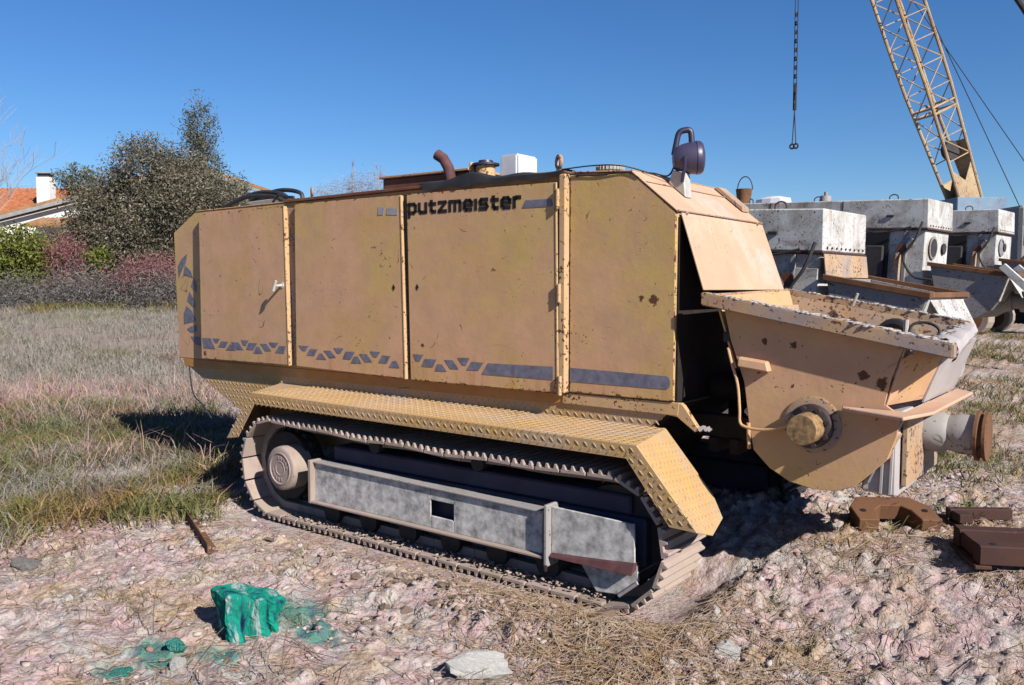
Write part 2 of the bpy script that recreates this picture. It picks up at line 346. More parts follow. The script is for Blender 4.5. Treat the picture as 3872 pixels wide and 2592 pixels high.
    def build(s, name, mat, parent=None, bev=0.0, seg=1, smooth=False):
        off = (0, 0, 0)
        p = parent
        while p is not None: off = tuple(a + b for a, b in zip(off, p.location)); p = p.parent
        me = s.mesh(name, bev, seg, smooth, off if parent is not None else (0, 0, 0))
        return link(name, me, mat, parent)
def link(name, me, mat, parent=None):
    o = bpy.data.objects.new(name, me)
    if mat and not me.materials: me.materials.append(M[mat] if isinstance(mat, str) else mat)
    col.objects.link(o); o.parent = parent; return o
def tag(o, label=None, cat=None, group=None, kind=None):
    if label: o['label'] = label
    if cat: o['category'] = cat
    if group: o['group'] = group
    if kind: o['kind'] = kind
    return o
def empty(name, loc, label, cat, group=None, rz=0):
    o = bpy.data.objects.new(name, None); col.objects.link(o); o.location = loc; o.rotation_euler = (0, 0, rz)
    o.empty_display_size = .2
    return tag(o, label, cat, group)
def np_mesh(name, V, Fq):
    me = bpy.data.meshes.new(name); nv = len(V); k = Fq.shape[1]; nf = len(Fq)
    me.vertices.add(nv); me.vertices.foreach_set('co', np.ascontiguousarray(V, dtype=np.float32).ravel())
    me.loops.add(nf * k); me.loops.foreach_set('vertex_index', np.ascontiguousarray(Fq, dtype=np.int32).ravel())
    me.polygons.add(nf); me.polygons.foreach_set('loop_start', np.arange(0, nf * k, k, dtype=np.int32))
    me.update(calc_edges=True); return me
def children(o): return [c for c in bpy.data.objects if c.parent == o]
def copy_tree(o, parent=None):
    c = o.copy(); col.objects.link(c); c.parent = parent
    for ch in children(o): copy_tree(ch, c)
    return c

# ------------------------------------------------------------------ ground sheet
def axis(lo, hi, st, far, g=1.10, mx=400):
    a = list(np.arange(lo, hi + 1e-6, st)); s = st
    while a[-1] < far: s *= g; a.append(a[-1] + s)
    s = st; b = []
    p = lo
    while p > -far: s *= g; p -= s; b.append(p)
    return np.array(b[::-1] + a)
gx = axis(-3.8, 2.9, .015, 1500); gy = axis(-2.3, 2.6, .015, 1500)
GX, GY = np.meshgrid(gx, gy); GZ = hgt(GX, GY)
nx, ny = len(gx), len(gy)
idx = np.arange(nx * ny).reshape(ny, nx)
Fq = np.stack([idx[:-1, :-1], idx[:-1, 1:], idx[1:, 1:], idx[1:, :-1]], -1).reshape(-1, 4)
g = link('ground', np_mesh('ground', np.stack([GX, GY, GZ], -1).reshape(-1, 3), Fq), 'earth')
g.data.polygons.foreach_set('use_smooth', [True] * len(g.data.polygons)); tag(g, kind='structure')

# ------------------------------------------------------------------ the tracked pump
pump = empty('tracked_pump', (-1.5, 1.0, 0), 'large faded tan machine on tracks with three doors and a hopper at its end', 'concrete pump')
def B(): return MB()
Y0, Y1 = .50, 1.60
body = B().prism([(-4.737, 1.0), (-4.775, 2.08), (-4.44, 2.238), (-.664, 2.25), (-.254, 2.222), (.005, 1.998), (-.005, 1.0)], 'y', Y0, Y1).build('body', 'tan', pump, .006)
decal_n = [0]
def decals(polys, vf, mat, parent, name='stripe_pattern'):
    m = B()
    for p in polys:
        n = len(p); vs = [(a, vf(c), c) for a, c in p] ; vs += [(a, vf(c) - .0018, c) for a, c in p]
        m.add(vs, [tuple(range(n, 2 * n))] + [(i, (i + 1) % n, (i + 1) % n + n, i + n) for i in range(n)])
    return m.build(name, mat, parent)
LF = [[(-4.57, 1.893), (-4.601, 1.814), (-4.669, 1.744), (-4.707, 1.686), (-4.719, 1.79), (-4.665, 1.847)], [(-4.609, 1.795), (-4.519, 1.742), (-4.491, 1.69), (-4.635, 1.717)], [(-4.487, 1.684), (-4.444, 1.633), (-4.447, 1.563), (-4.524, 1.62)], [(-4.549, 1.575), (-4.483, 1.505), (-4.479, 1.434), (-4.587, 1.497)], [(-4.601, 1.452), (-4.51, 1.402), (-4.468, 1.325), (-4.642, 1.295), (-4.643, 1.386)], [(-4.458, 1.287), (-4.46, 1.235), (-4.541, 1.226), (-4.598, 1.251), (-4.55, 1.274)], [(-4.542, 1.191), (-4.36, 1.187), (-4.36, 1.11), (-4.48, 1.125)]]
D1 = [[(-4.277, 1.191), (-4.157, 1.191), (-4.095, 1.107), (-4.258, 1.11)], [(-4.129, 1.192), (-4.028, 1.192), (-4.062, 1.158), (-4.091, 1.156)], [(-4.014, 1.172), (-3.914, 1.173), (-3.957, 1.125), (-4.052, 1.127)], [(-3.894, 1.152), (-3.853, 1.154), (-3.81, 1.107), (-3.948, 1.105)], [(-3.873, 1.171), (-3.771, 1.171), (-3.712, 1.117), (-3.793, 1.114)], [(-3.74, 1.194), (-3.646, 1.192), (-3.677, 1.152), (-3.711, 1.153)], [(-3.641, 1.174), (-3.534, 1.175), (-3.584, 1.121), (-3.676, 1.121)], [(-3.544, 1.148), (-3.506, 1.15), (-3.463, 1.099), (-3.579, 1.096)], [(-3.491, 1.174), (-3.409, 1.175), (-3.355, 1.124), (-3.43, 1.12)], [(-3.385, 1.188), (-3.266, 1.189), (-3.307, 1.153), (-3.344, 1.153)], [(-3.261, 1.166), (-3.18, 1.166), (-3.206, 1.111), (-3.308, 1.114)]]
D2 = [[(-3.027, 1.179), (-2.914, 1.179), (-2.949, 1.142), (-2.984, 1.143)], [(-2.897, 1.159), (-2.812, 1.159), (-2.851, 1.111), (-2.936, 1.112)], [(-2.796, 1.13), (-2.763, 1.132), (-2.717, 1.09), (-2.828, 1.088)], [(-2.746, 1.155), (-2.671, 1.155), (-2.615, 1.11), (-2.681, 1.104)], [(-2.638, 1.178), (-2.534, 1.178), (-2.57, 1.141), (-2.599, 1.142)], [(-2.51, 1.158), (-2.416, 1.159), (-2.459, 1.104), (-2.543, 1.105)], [(-2.425, 1.127), (-2.386, 1.129), (-2.348, 1.083), (-2.457, 1.079)], [(-2.37, 1.148), (-2.294, 1.149), (-2.242, 1.099), (-2.31, 1.094)], [(-2.263, 1.171), (-2.163, 1.17), (-2.196, 1.133), (-2.226, 1.133)], [(-2.145, 1.148), (-2.065, 1.147), (-2.101, 1.096), (-2.179, 1.097)], [(-2.043, 1.115), (-2.008, 1.117), (-1.98, 1.073), (-2.08, 1.071)]]
D2b = [[(-2.182, 2.144), (-2.121, 2.135), (-2.136, 2.091), (-2.187, 2.089)], [(-2.095, 2.134), (-2.002, 2.122), (-2.003, 2.082), (-2.103, 2.089)]]
D3 = [[(-1.861, 1.171), (-1.769, 1.17), (-1.802, 1.126), (-1.835, 1.126)], [(-1.756, 1.144), (-1.655, 1.145), (-1.685, 1.094), (-1.785, 1.094)], [(-1.647, 1.115), (-1.602, 1.115), (-1.567, 1.073), (-1.666, 1.071)], [(-1.583, 1.147), (-1.512, 1.147), (-1.463, 1.094), (-1.534, 1.093)], [(-1.472, 1.166), (-1.375, 1.168), (-1.405, 1.121), (-1.432, 1.121)], [(-1.357, 1.147), (-1.263, 1.145), (-1.304, 1.095), (-1.399, 1.094)], [(-1.228, 1.144), (-0.745, 1.15), (-0.745, 1.074), (-1.275, 1.074)], [(-0.945, 2.112), (-0.768, 2.109), (-0.759, 2.1), (-0.754, 2.066), (-0.969, 2.069)]]
PR = [[(-0.655, 1.146), (-0.041, 1.136), (-0.027, 1.127), (-0.02, 1.108), (-0.023, 1.081), (-0.04, 1.066), (-0.655, 1.067)]]
decals(LF, lambda z: Y0 - .001, 'decal', body)
# side panel right of the post, post, right end
sp = B().hexa([(-.660, .488, 1.008), (-.002, .488, 1.004), (-.002, .499, 1.004), (-.660, .499, 1.008)],
              [(-.660, .488, 2.235), (-.254, .488, 2.214), (-.254, .499, 2.214), (-.660, .499, 2.235)])
sp = B().prism([(-.660, 1.008), (-.002, 1.004), (.0, 1.99), (-.256, 2.212), (-.660, 2.236)], 'y', .487, .4995).build('side_panel', 'tan_panel', pump, .003)
decals(PR, lambda z: .4865, 'decal', sp, 'stripe_bar')
B().prism([(-.712, 1.0), (-.668, 1.0), (-.668, 2.244), (-.712, 2.244)], 'y', .448, .499).build('door_post', 'tan_edge', pump, .006)
# doors: pan-shaped panels that stand slightly proud at the foot
def door(pl, pr, zb, zt, v_t, v_b, name='door'):
    (lt, lb), (rt, rb) = pl, pr
    m = B().hexa([(lb, v_b, zb[0]), (rb, v_b, zb[1]), (rb, .497, zb[1]), (lb, .497, zb[0])], [(lt, v_t, zt[0]), (rt, v_t, zt[1]), (rt, .497, zt[1]), (lt, .497, zt[0])])
    o = m.build(name, 'tan_panel', pump, .007, 2)
    zb_, zt_ = min(zb), max(zt)
    return o, (lambda z: v_b + (v_t - v_b) * (z - zb_) / (zt_ - zb_) - .0008)
d1, f1 = door((-4.317, -4.300), (-3.200, -3.150), (1.015, 1.022), (2.206, 2.214), .452, .438)
d2, f2 = door((-3.075, -3.061), (-1.976, -1.930), (1.021, 1.000), (2.219, 2.212), .452, .436)
d3, f3 = door((-1.922, -1.890), (-.737, -.716), (.996, .995), (2.212, 2.202), .450, .444)
tag(d1, 'leftmost door with the T-shaped handle'); tag(d3, 'door bearing the black lettering')
decals(D1, f1, 'decal', d1); decals(D2, f2, 'decal', d2); decals(D3[:6], f3, 'decal', d3); decals(D3[6:7], f3, 'decal', d3, 'stripe_bar'); decals(D3[7:], f3, 'decal', d3, 'printed_dash'); decals(D2b, f2, 'decal_grey', d2, 'worn_print')
# bright folded edges along the right side of each door
for dd, (rt, rb), vt, vb, zb, zt in ((d1, (-3.200, -3.150), .452, .438, 1.022, 2.21), (d2, (-1.976, -1.930), .452, .436, 1.0, 2.208), (d3, (-.737, -.716), .45, .444, .995, 2.2)):
    B().hexa([(rb - .004, vb - .004, zb), (rb + .010, vb - .004, zb), (rb + .010, .49, zb), (rb - .004, .49, zb)], [(rt - .004, vt - .004, zt), (rt + .010, vt - .004, zt), (rt + .010, .49, zt), (rt - .004, .49, zt)]).build('edge_fold', 'tan_edge', dd, .003)
B().hexa([(-1.922, .470, 1.0), (-1.888, .470, 1.0), (-1.888, .4965, 1.0), (-1.922, .4965, 1.0)], [(-1.968, .470, 2.21), (-1.920, .470, 2.21), (-1.920, .4965, 2.21), (-1.968, .4965, 2.21)]).build('gap_strip', 'rubber', pump)  # black strip painting in the dark of the open gap between doors
B().hexa([(-3.140, .480, 1.02), (-3.062, .480, 1.02), (-3.062, .4965, 1.02), (-3.140, .4965, 1.02)], [(-3.190, .480, 2.21), (-3.076, .480, 2.21), (-3.076, .4965, 2.21), (-3.190, .4965, 2.21)]).build('gap_strip', 'tan_rust', pump)
# key holes (dark diamonds), handle
for dd, x, z, f in ((d2, -2.036, 1.604, f2), (d3, -1.823, 1.607, f3)):
    decals([[(x - .014, z), (x, z - .022), (x + .014, z), (x, z + .022)]], f, 'black_print', dd, 'keyhole')
hd = B().cyl((-3.222, .445, 1.622), (-3.222, .385, 1.618), .011, .010, 12).cyl((-3.222, .452, 1.622), (-3.222, .440, 1.622), .024, .022, 16)
hd.cyl((-3.205, .378, 1.655), (-3.238, .378, 1.582), .011, .011, 10).build('handle', 'grey_metal', d1, 0, 1, True)
for x, z in ((-.712, 2.105), (-.700, 1.570), (-.692, 1.045)):
    B().cyl((x, .436, z - .055), (x, .436, z + .055), .0115, None, 12).cyl((x, .436, z - .002), (x, .436, z + .002), .014, None, 12).build('hinge', 'tan_edge', d3, 0, 1, True)
# lettering, heavy extended lower-case strokes
def strokes():
    W, T = .074, .0235
    L = {'p': [[(0, -.026), (0, .056)], [(0, .056), (.045, .056), (.058, .044), (.058, .012), (.045, 0), (0, 0)]],
         'u': [[(0, .056), (0, .012), (.012, 0), (.055, 0)], [(.058, .056), (.058, 0)]],
         't': [[(.014, .068), (.014, .010), (.024, 0), (.046, 0)], [(0, .050), (.046, .050)]],
         'z': [[(0, .056), (.056, .056), (0, 0), (.058, 0)]],
         'm': [[(0, 0), (0, .056), (.080, .056), (.086, .048), (.086, 0)], [(.043, 0), (.043, .052)]],
         'e': [[(.056, 0), (.014, 0), (0, .012), (0, .044), (.014, .056), (.044, .056), (.058, .044), (.058, .028), (.004, .028)]],
         'i': [[(0, 0), (0, .056)]],
         's': [[(.056, .056), (.010, .056), (0, .046), (.006, .028), (.050, .028), (.058, .012), (.048, 0), (0, 0)]],
         'r': [[(0, 0), (0, .056)], [(0, .044), (.016, .056), (.042, .056)]]}
    wd_ = dict(p=.058, u=.058, t=.046, z=.058, m=.086, e=.058, i=0, s=.058, r=.042)
    x = 0; quads = []
    for ch in 'putzmeister':
        for pl in L[ch]:
            for (a, b) in zip(pl[:-1], pl[1:]):
                a = Vector((a[0] + x, a[1])); b = Vector((b[0] + x, b[1])); d = (b - a).normalized(); n = Vector((-d.y, d.x)) * T / 2; e = d * T * .38
                quads.append([a - e - n, b + e - n, b + e + n, a - e + n])
        x += wd_[ch] + .034
    return quads, x - .034
q, tw = strokes(); sxx = .905 / tw
decals([[(-1.892 + p.x * sxx, 2.088 + p.y * .98 - .010 * (p.x / tw)) for p in k] for k in q], f3, 'black_print', d3, 'lettering')
# roof slab, rear roof, hatch, fold of rubber, exhaust and other fittings
B().prism([(-3.215, 2.236), (-.69, 2.246), (-.69, 2.266), (-3.215, 2.258)], 'y', .462, 1.62).build('roof', 'red_brown', pump, .004)
B().prism([(-4.43, 2.2385), (-3.22, 2.242), (-3.22, 2.250), (-4.43, 2.246)], 'y', .495, 1.6).build('rear_roof', 'tan_edge', pump, .002)
B().prism([(-.655, 2.252), (-.26, 2.2265), (-.26, 2.234), (-.655, 2.26)], 'y', .494, 1.62).build('front_roof', 'tan_edge', pump, .002)
hm = B(); n = 26; us = np.linspace(-1.78, -.70, n)
top = [(-.008 + .034 * math.exp(-((x + 1.42) / .2) ** 2) + .008 * math.sin(x * 17)) for x in us]
vs = []; fs = []
for i, x in enumerate(us):
    for (y, dz) in ((.452, -.034 + .006 * math.sin(x * 23)), (.447, -.004), (.455, .010 + top[i]), (.50, .022 + top[i]), (.62, .016 + .6 * top[i]), (.74, .004)):
        vs.append((x, y, 2.262 + dz))
for i in range(n - 1):
    for k in range(5): fs.append((i * 6 + k, (i + 1) * 6 + k, (i + 1) * 6 + k + 1, i * 6 + k + 1))
hm.add(vs, fs).build('rubber_seal', 'rubber', pump, 0, 1, True)
hb = B().hexa([(-2.42, .72, 2.262), (-1.62, .72, 2.264), (-1.62, 1.3, 2.264), (-2.42, 1.3, 2.262)], [(-2.42, .72, 2.372), (-1.62, .72, 2.365), (-1.62, 1.3, 2.365), (-2.42, 1.3, 2.372)]).build('roof_hatch', 'red_brown', pump, .006)
B().hexa([(-2.44, .70, 2.374), (-1.60, .70, 2.367), (-1.60, 1.32, 2.367), (-2.44, 1.32, 2.374)], [(-2.44, .70, 2.392), (-1.60, .70, 2.385), (-1.60, 1.32, 2.385), (-2.44, 1.32, 2.392)]).build('lid', 'tan_rust', hb, .004)
B().tube([(-1.70, .64, 2.265), (-1.702, .64, 2.32), (-1.718, .635, 2.39), (-1.752, .628, 2.445), (-1.80, .615, 2.478)], .036, 14).build('exhaust_pipe', 'exhaust', pump, 0, 1, True)
B().cyl((-1.80, .6155, 2.4785), (-1.803, .6145, 2.4805), .030, None, 14).build('pipe_mouth', 'black_print', pump)
wb = B().box(-1.34, -1.20, .70, .92, 2.268, 2.44).build('filter_box', 'off_white', pump, .012, 2)
B().cyl((-1.42, .66, 2.268), (-1.42, .66, 2.375), .062, .06, 20).build('air_filter', 'tan_edge', pump, 0, 1, True)
B().cyl((-1.42, .66, 2.376), (-1.42, .66, 2.388), .088, .088, 20).cyl((-1.42, .66, 2.388), (-1.42, .66, 2.408), .05, .045, 16).build('filter_cap', 'lamp_dark', pump, 0, 1, True)
B().box(-1.51, -1.495, .60, .72, 2.266, 2.40).build('filter_bracket', 'tan_edge', pump, .002)
def eyebolt(x, y, z, s=1.0):
    B().torus((x, y, z + .062 * s), (.55, .835, 0), .033 * s, .0115 * s).cyl((x, y, z - .004), (x, y, z + .03 * s), .017 * s, .014 * s, 12).build('lifting_eye', 'tan_rust', pump, 0, 1, True)
eyebolt(-.795, .57, 2.267, 1.06); eyebolt(-3.0, .56, 2.258, .85)
cp = B().lathe([(.070, 0), (.070, .018), (.076, .02), (.078, .040), (.074, .047), (.060, .05)], (-.49, .64, 2.244), (0, 0, 1), 24)
for k in range(24):
    t = k * math.pi / 12; cp.cyl((-.49 + .077 * math.cos(t), .64 + .077 * math.sin(t), 2.264), (-.49 + .077 * math.cos(t), .64 + .077 * math.sin(t), 2.288), .005, None, 6)
cp.build('filler_cap', 'dust_grey', pump, 0, 1, True)
def arc(pts, k=8): # Catmull-Rom
    P = [Vector(p) for p in pts]; P = [P[0] * 2 - P[1]] + P + [P[-1] * 2 - P[-2]]; o = []
    for i in range(1, len(P) - 2):
        for j in range(k):
            t = j / k; a, b, c, d = P[i - 1], P[i], P[i + 1], P[i + 2]
            o.append(.5 * ((2 * b) + (c - a) * t + (2 * a - 5 * b + 4 * c - d) * t * t + (3 * b - a - 3 * c + d) * t ** 3))
    return o + [P[-2]]
for k, (dy, h, x0) in enumerate(((0, .085, -4.25), (.05, .115, -4.30), (.10, .07, -4.15), (.16, .135, -4.2))):
    B().tube(arc([(x0, .62 + dy, 2.262), (x0 + .22, .62 + dy, 2.25 + h * .7), (-3.80 + .05 * k, .60 + dy, 2.25 + h), (-3.50 + .04 * k, .59 + dy, 2.25 + h * .72), (-3.34, .58 + dy, 2.262)]), .017, 8).build('hose', 'rubber', pump, 0, 1, True)
B().tube(arc([(-3.45, .545, 2.262), (-3.36, .535, 2.31), (-3.22, .50, 2.285), (-3.10, .47, 2.272)]), .010, 6).build('hose', 'rubber', pump, 0, 1, True)
B().prism([(-4.1, 2.2505), (-3.3, 2.2505), (-3.42, 2.31), (-3.9, 2.30)], 'y', .64, .95).build('hose_tray', 'dust_grey', pump, .006)
# thin cable sagging over the right panel
B().tube(arc([(-.70, .452, 2.262), (-.62, .478, 2.235), (-.45, .480, 2.222), (-.30, .482, 2.226), (-.22, .484, 2.19)], 6), .0035, 5).build('cable', 'cable', pump)
B().tube(arc([(-.70, .46, 2.27), (-.5, .47, 2.275), (-.33, .48, 2.262), (-.25, .6, 2.236), (-.2, .8, 2.205), (-.165, .88, 2.19)], 6), .004, 5).build('cable', 'cable', pump)
# hood slope and flap above the hopper
B().plate([(-.262, .484, 2.230), (.014, .484, 2.002), (.014, 1.622, 2.002), (-.262, 1.622, 2.230)], .007).build('hood', 'tan_pale', pump, .002)
B().tube([(-.262, .484, 2.233), (-.262, 1.622, 2.233)], .004, 6).tube([(-.18, .50, 2.168), (-.18, 1.61, 2.168)], .0035, 6).tube([(.015, .484, 2.003), (.015, 1.622, 2.003)], .006, 6).build('weld_seam', 'tan_rust', pump)
B().plate([(.021, .512, 1.994), (.172, .470, 1.592), (.172, 1.60, 1.592), (.021, 1.615, 1.994)], .008).build('flap', 'tan_pale', pump, .002)
B().prism([(-.255, 2.23), (-.06, 2.07), (-.06, 2.10), (-.22, 2.235)], 'y', 1.5, 1.6).build('hinge_lug', 'tan_rust', pump, .004)
for y in (.56, 1.52): B().cyl((.02, y, 1.99), (.028, y, 1.998), .012, None, 8).build('bolt', 'tan_rust', pump)
B().prism([(.004, 1.0), (.012, 1.0), (.012, 1.97), (.004, 1.97)], 'y', .505, 1.595).build('front_wall', 'under_shade', pump)  # body front coloured near black for the shade below the flap
# work lamp
LD = Vector((.83, .55, .05)).normalized(); lo = Vector((-.165, .84, 2.325)); LK = .78
lamp = B().lathe([(.035, -.045), (.068, -.04), (.088, -.015), (.104, .03), (.114, .08), (.117, .115), (.114, .118), (.120, .121), (.118, .150), (.104, .168), (.070, .178), (.02, .182)], lo, LD, 28, LK).build('work_lamp', 'lamp_plastic', pump, 0, 1, True)
up = Vector((0, 0, 1)); LS = LD * LK; us_ = up * LK; side = LD.cross(up)
B().tube(arc([lo - LS * .035 + us_ * .03, lo - LS * .02 + us_ * .11, lo - LS * .002 + us_ * .180, lo + LS * .035 + us_ * .200, lo + LS * .080 + us_ * .188, lo + LS * .092 + us_ * .085]), .017, 10).build('lamp_handle', 'lamp_dark', lamp, 0, 1, True)
for sgn in (-1, 1):
    p0 = lo + LS * .03 + side * sgn * .085; p1 = Vector((-.150, .84, 2.19)) + side * sgn * .05
    B().tube([p0, p0 - up * .05, p1], .010, 8).build('lamp_bracket', 'lamp_dark', lamp, 0, 1, True)
B().prism([(-.21, 2.19), (-.10, 2.10), (-.115, 2.245), (-.185, 2.26)], 'y', .80, .88).build('lamp_foot', 'grey_metal', lamp, .006)
B().tube(arc([lo - LD * .02 - up * .03, lo - LD * .06 - up * .09, (-.30, .78, 2.25), (-.42, .76, 2.262)]), .005, 6).build('lamp_lead', 'cable', lamp)
# chassis and sills
B().prism([(-4.66, .992), (-4.63, .94), (-3.94, .635), (-3.0, .44), (-.50, .44), (-.22, .80), (-.06, .925), (.030, .992)], 'y', .512, 1.588).build('chassis', 'tan_tread', pump, .004)
B().prism([(-4.655, .930), (-.78, .925), (-.72, .945), (-.72, .9985), (-4.68, .9985)], 'y', .502, .5115).build('sill', 'orange_sill', pump, .002)
B().prism([(-.715, .935), (.020, .928), (.028, .998), (-.715, .998)], 'y', .496, .5115).build('front_sill', 'tan_edge', pump, .003)
B().prism([(-.05, .930), (.032, .999), (.052, .985), (.140, .868), (.118, .852), (.015, .922)], 'y', .498, .530).build('front_bracket', 'tan_edge', pump, .003)
m = B()
for k in range(16):
    p = Vector((.135 + .018 * random.random() * k / 4, .50 + .02 * random.random(), .862 + .012 * random.random())); m.cyl(p, p + Vector((.02, .005, .012)), .009, .006, 6)
m.build('concrete_crust', 'concrete_dust', pump)
B().tube(arc([(-4.60, .51, .95), (-4.50, .46, .82), (-4.42, .44, .70), (-4.30, .45, .62), (-4.22, .47, .52)]), .006, 6).build('cable', 'cable', pump)
m = B()
for a_, b_ in (((-.50, .44), (-.22, .80)), ((-.22, .80), (-.06, .925)), ((-.06, .925), (.030, .992))):
    dd_ = Vector((b_[0] - a_[0], 0, b_[1] - a_[1])).normalized(); nn_ = Vector((dd_.z, 0, -dd_.x)) * .007
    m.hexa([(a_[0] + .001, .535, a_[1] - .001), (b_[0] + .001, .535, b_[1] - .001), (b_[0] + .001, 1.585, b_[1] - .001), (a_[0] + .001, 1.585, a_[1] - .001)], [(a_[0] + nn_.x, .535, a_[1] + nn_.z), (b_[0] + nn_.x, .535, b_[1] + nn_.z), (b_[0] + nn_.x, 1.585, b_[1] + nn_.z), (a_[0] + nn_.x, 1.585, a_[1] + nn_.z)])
m.build('front_shade_sheet', 'under_shade', pump)  # near-black sheet over the chassis front, painting in its shade
# fender
def lozenges(o, e1, e2, ln, wd_, test, pitch=.052, h=.0034, size=.019, half=.0062):
    o = Vector(o); e1 = Vector(e1).normalized(); e2 = Vector(e2); e2 = (e2 - e1 * e2.dot(e1)).normalized(); nn = e1.cross(e2)
    m = B(); j = 0; b = pitch * .35
    while b < wd_:
        i = 0; a = pitch * (.3 + .5 * (j % 2))
        while a < ln:
            if test(a, b):
                c = o + e1 * a + e2 * b; s = 1 if (j % 2) else -1
                d = (e1 + e2 * s).normalized(); q = nn.cross(d)
                m.add([c - d * size, c - q * half, c + d * size, c + q * half, c - d * size * .5 + nn * h, c + d * size * .5 + nn * h],
                      [(0, 1, 5, 4), (1, 2, 5), (2, 3, 4, 5), (3, 0, 4)])
            a += pitch
        b += pitch * .5; j += 1
    return m
FT = [(-2.97, -.02, .877), (.066, -.02, .853), (-.055, .51, .853), (-3.34, .51, .872)]
fender = B().plate(FT, .006).build('fender', 'tan_tread', pump, .0015)
fp = [Vector((.066, -.02, .853)), Vector((.318, 0, -.366)), Vector((-.121, .53, 0))]
def FP(s, t): return fp[0] + fp[1] * s + fp[2] * t
B().plate([FP(0, 0), FP(1, 0), FP(1.13, .30), FP(1.10, .82), FP(.86, 1.0), FP(0, 1)], .006).build('front_slope', 'tan_tread', fender, .0015)
B().plate([(-2.972, -.02, .877), (-3.342, .51, .872), (-3.56, .51, .53), (-3.264, -.02, .53)], .006).build('rear_slope', 'tan_tread', fender)
LP = [(-3.264, .53), (-2.97, .877), (.066, .853), (.384, .487), (.245, .491), (.012, .785), (-2.93, .803), (-3.13, .55)]
B().prism(LP, 'y', -.026, -.0205).build('side_lip', 'tan_tread', fender)
def inpoly(pts):
    def t(a, b):
        c = False; n = len(pts)
        for i in range(n):
            (x1, y1), (x2, y2) = pts[i], pts[(i + 1) % n]
            if (y1 > b) != (y2 > b) and a < (x2 - x1) * (b - y1) / (y2 - y1) + x1: c = not c
        return c
    return t
tst = inpoly([(.0, .0), (3.03, .0), (2.90, .52), (-.4, .52)])
tr = lozenges((-2.97, -.02, .8765), (3.036, 0, -.024), (0, 1, 0), 3.03, .52, tst)
e = fp[1]; t2 = inpoly([(0.02, .0), (.48, .0), (.53, .16), (.52, .42), (.42, .52), (.0, .52)])
m2 = lozenges(FP(0, 0), fp[1], fp[2], .55, .53, inpoly([(.485 * s_ - .0793 * t_, .5378 * t_) for s_, t_ in [(.03, .03), (.96, .03), (1.08, .30), (1.05, .80), (.83, .95), (.03, .95)]])); tr.add(m2.v, m2.f)
lp = inpoly([(p[0] + 3.3, p[1] - .5) for p in LP]); m3 = lozenges((-3.3, -.0265, .5), (1, 0, 0), (0, 0, 1), 3.75, .42, lp); tr.add(m3.v, m3.f)
tag(tr.build('tread_pattern', 'tan_tread', fender), kind='stuff')
ch = inpoly([(p[0] + 4.7, p[1] - .6) for p in [(-4.60, .925), (-3.92, .645), (-.36, .645), (-.20, .80), (-.06, .91)]])
m4 = lozenges((-4.7, .5115, .6), (1, 0, 0), (0, 0, 1), 4.8, .33, ch, .052); tag(m4.build('tread_pattern', 'tan_tread', pump), kind='stuff')
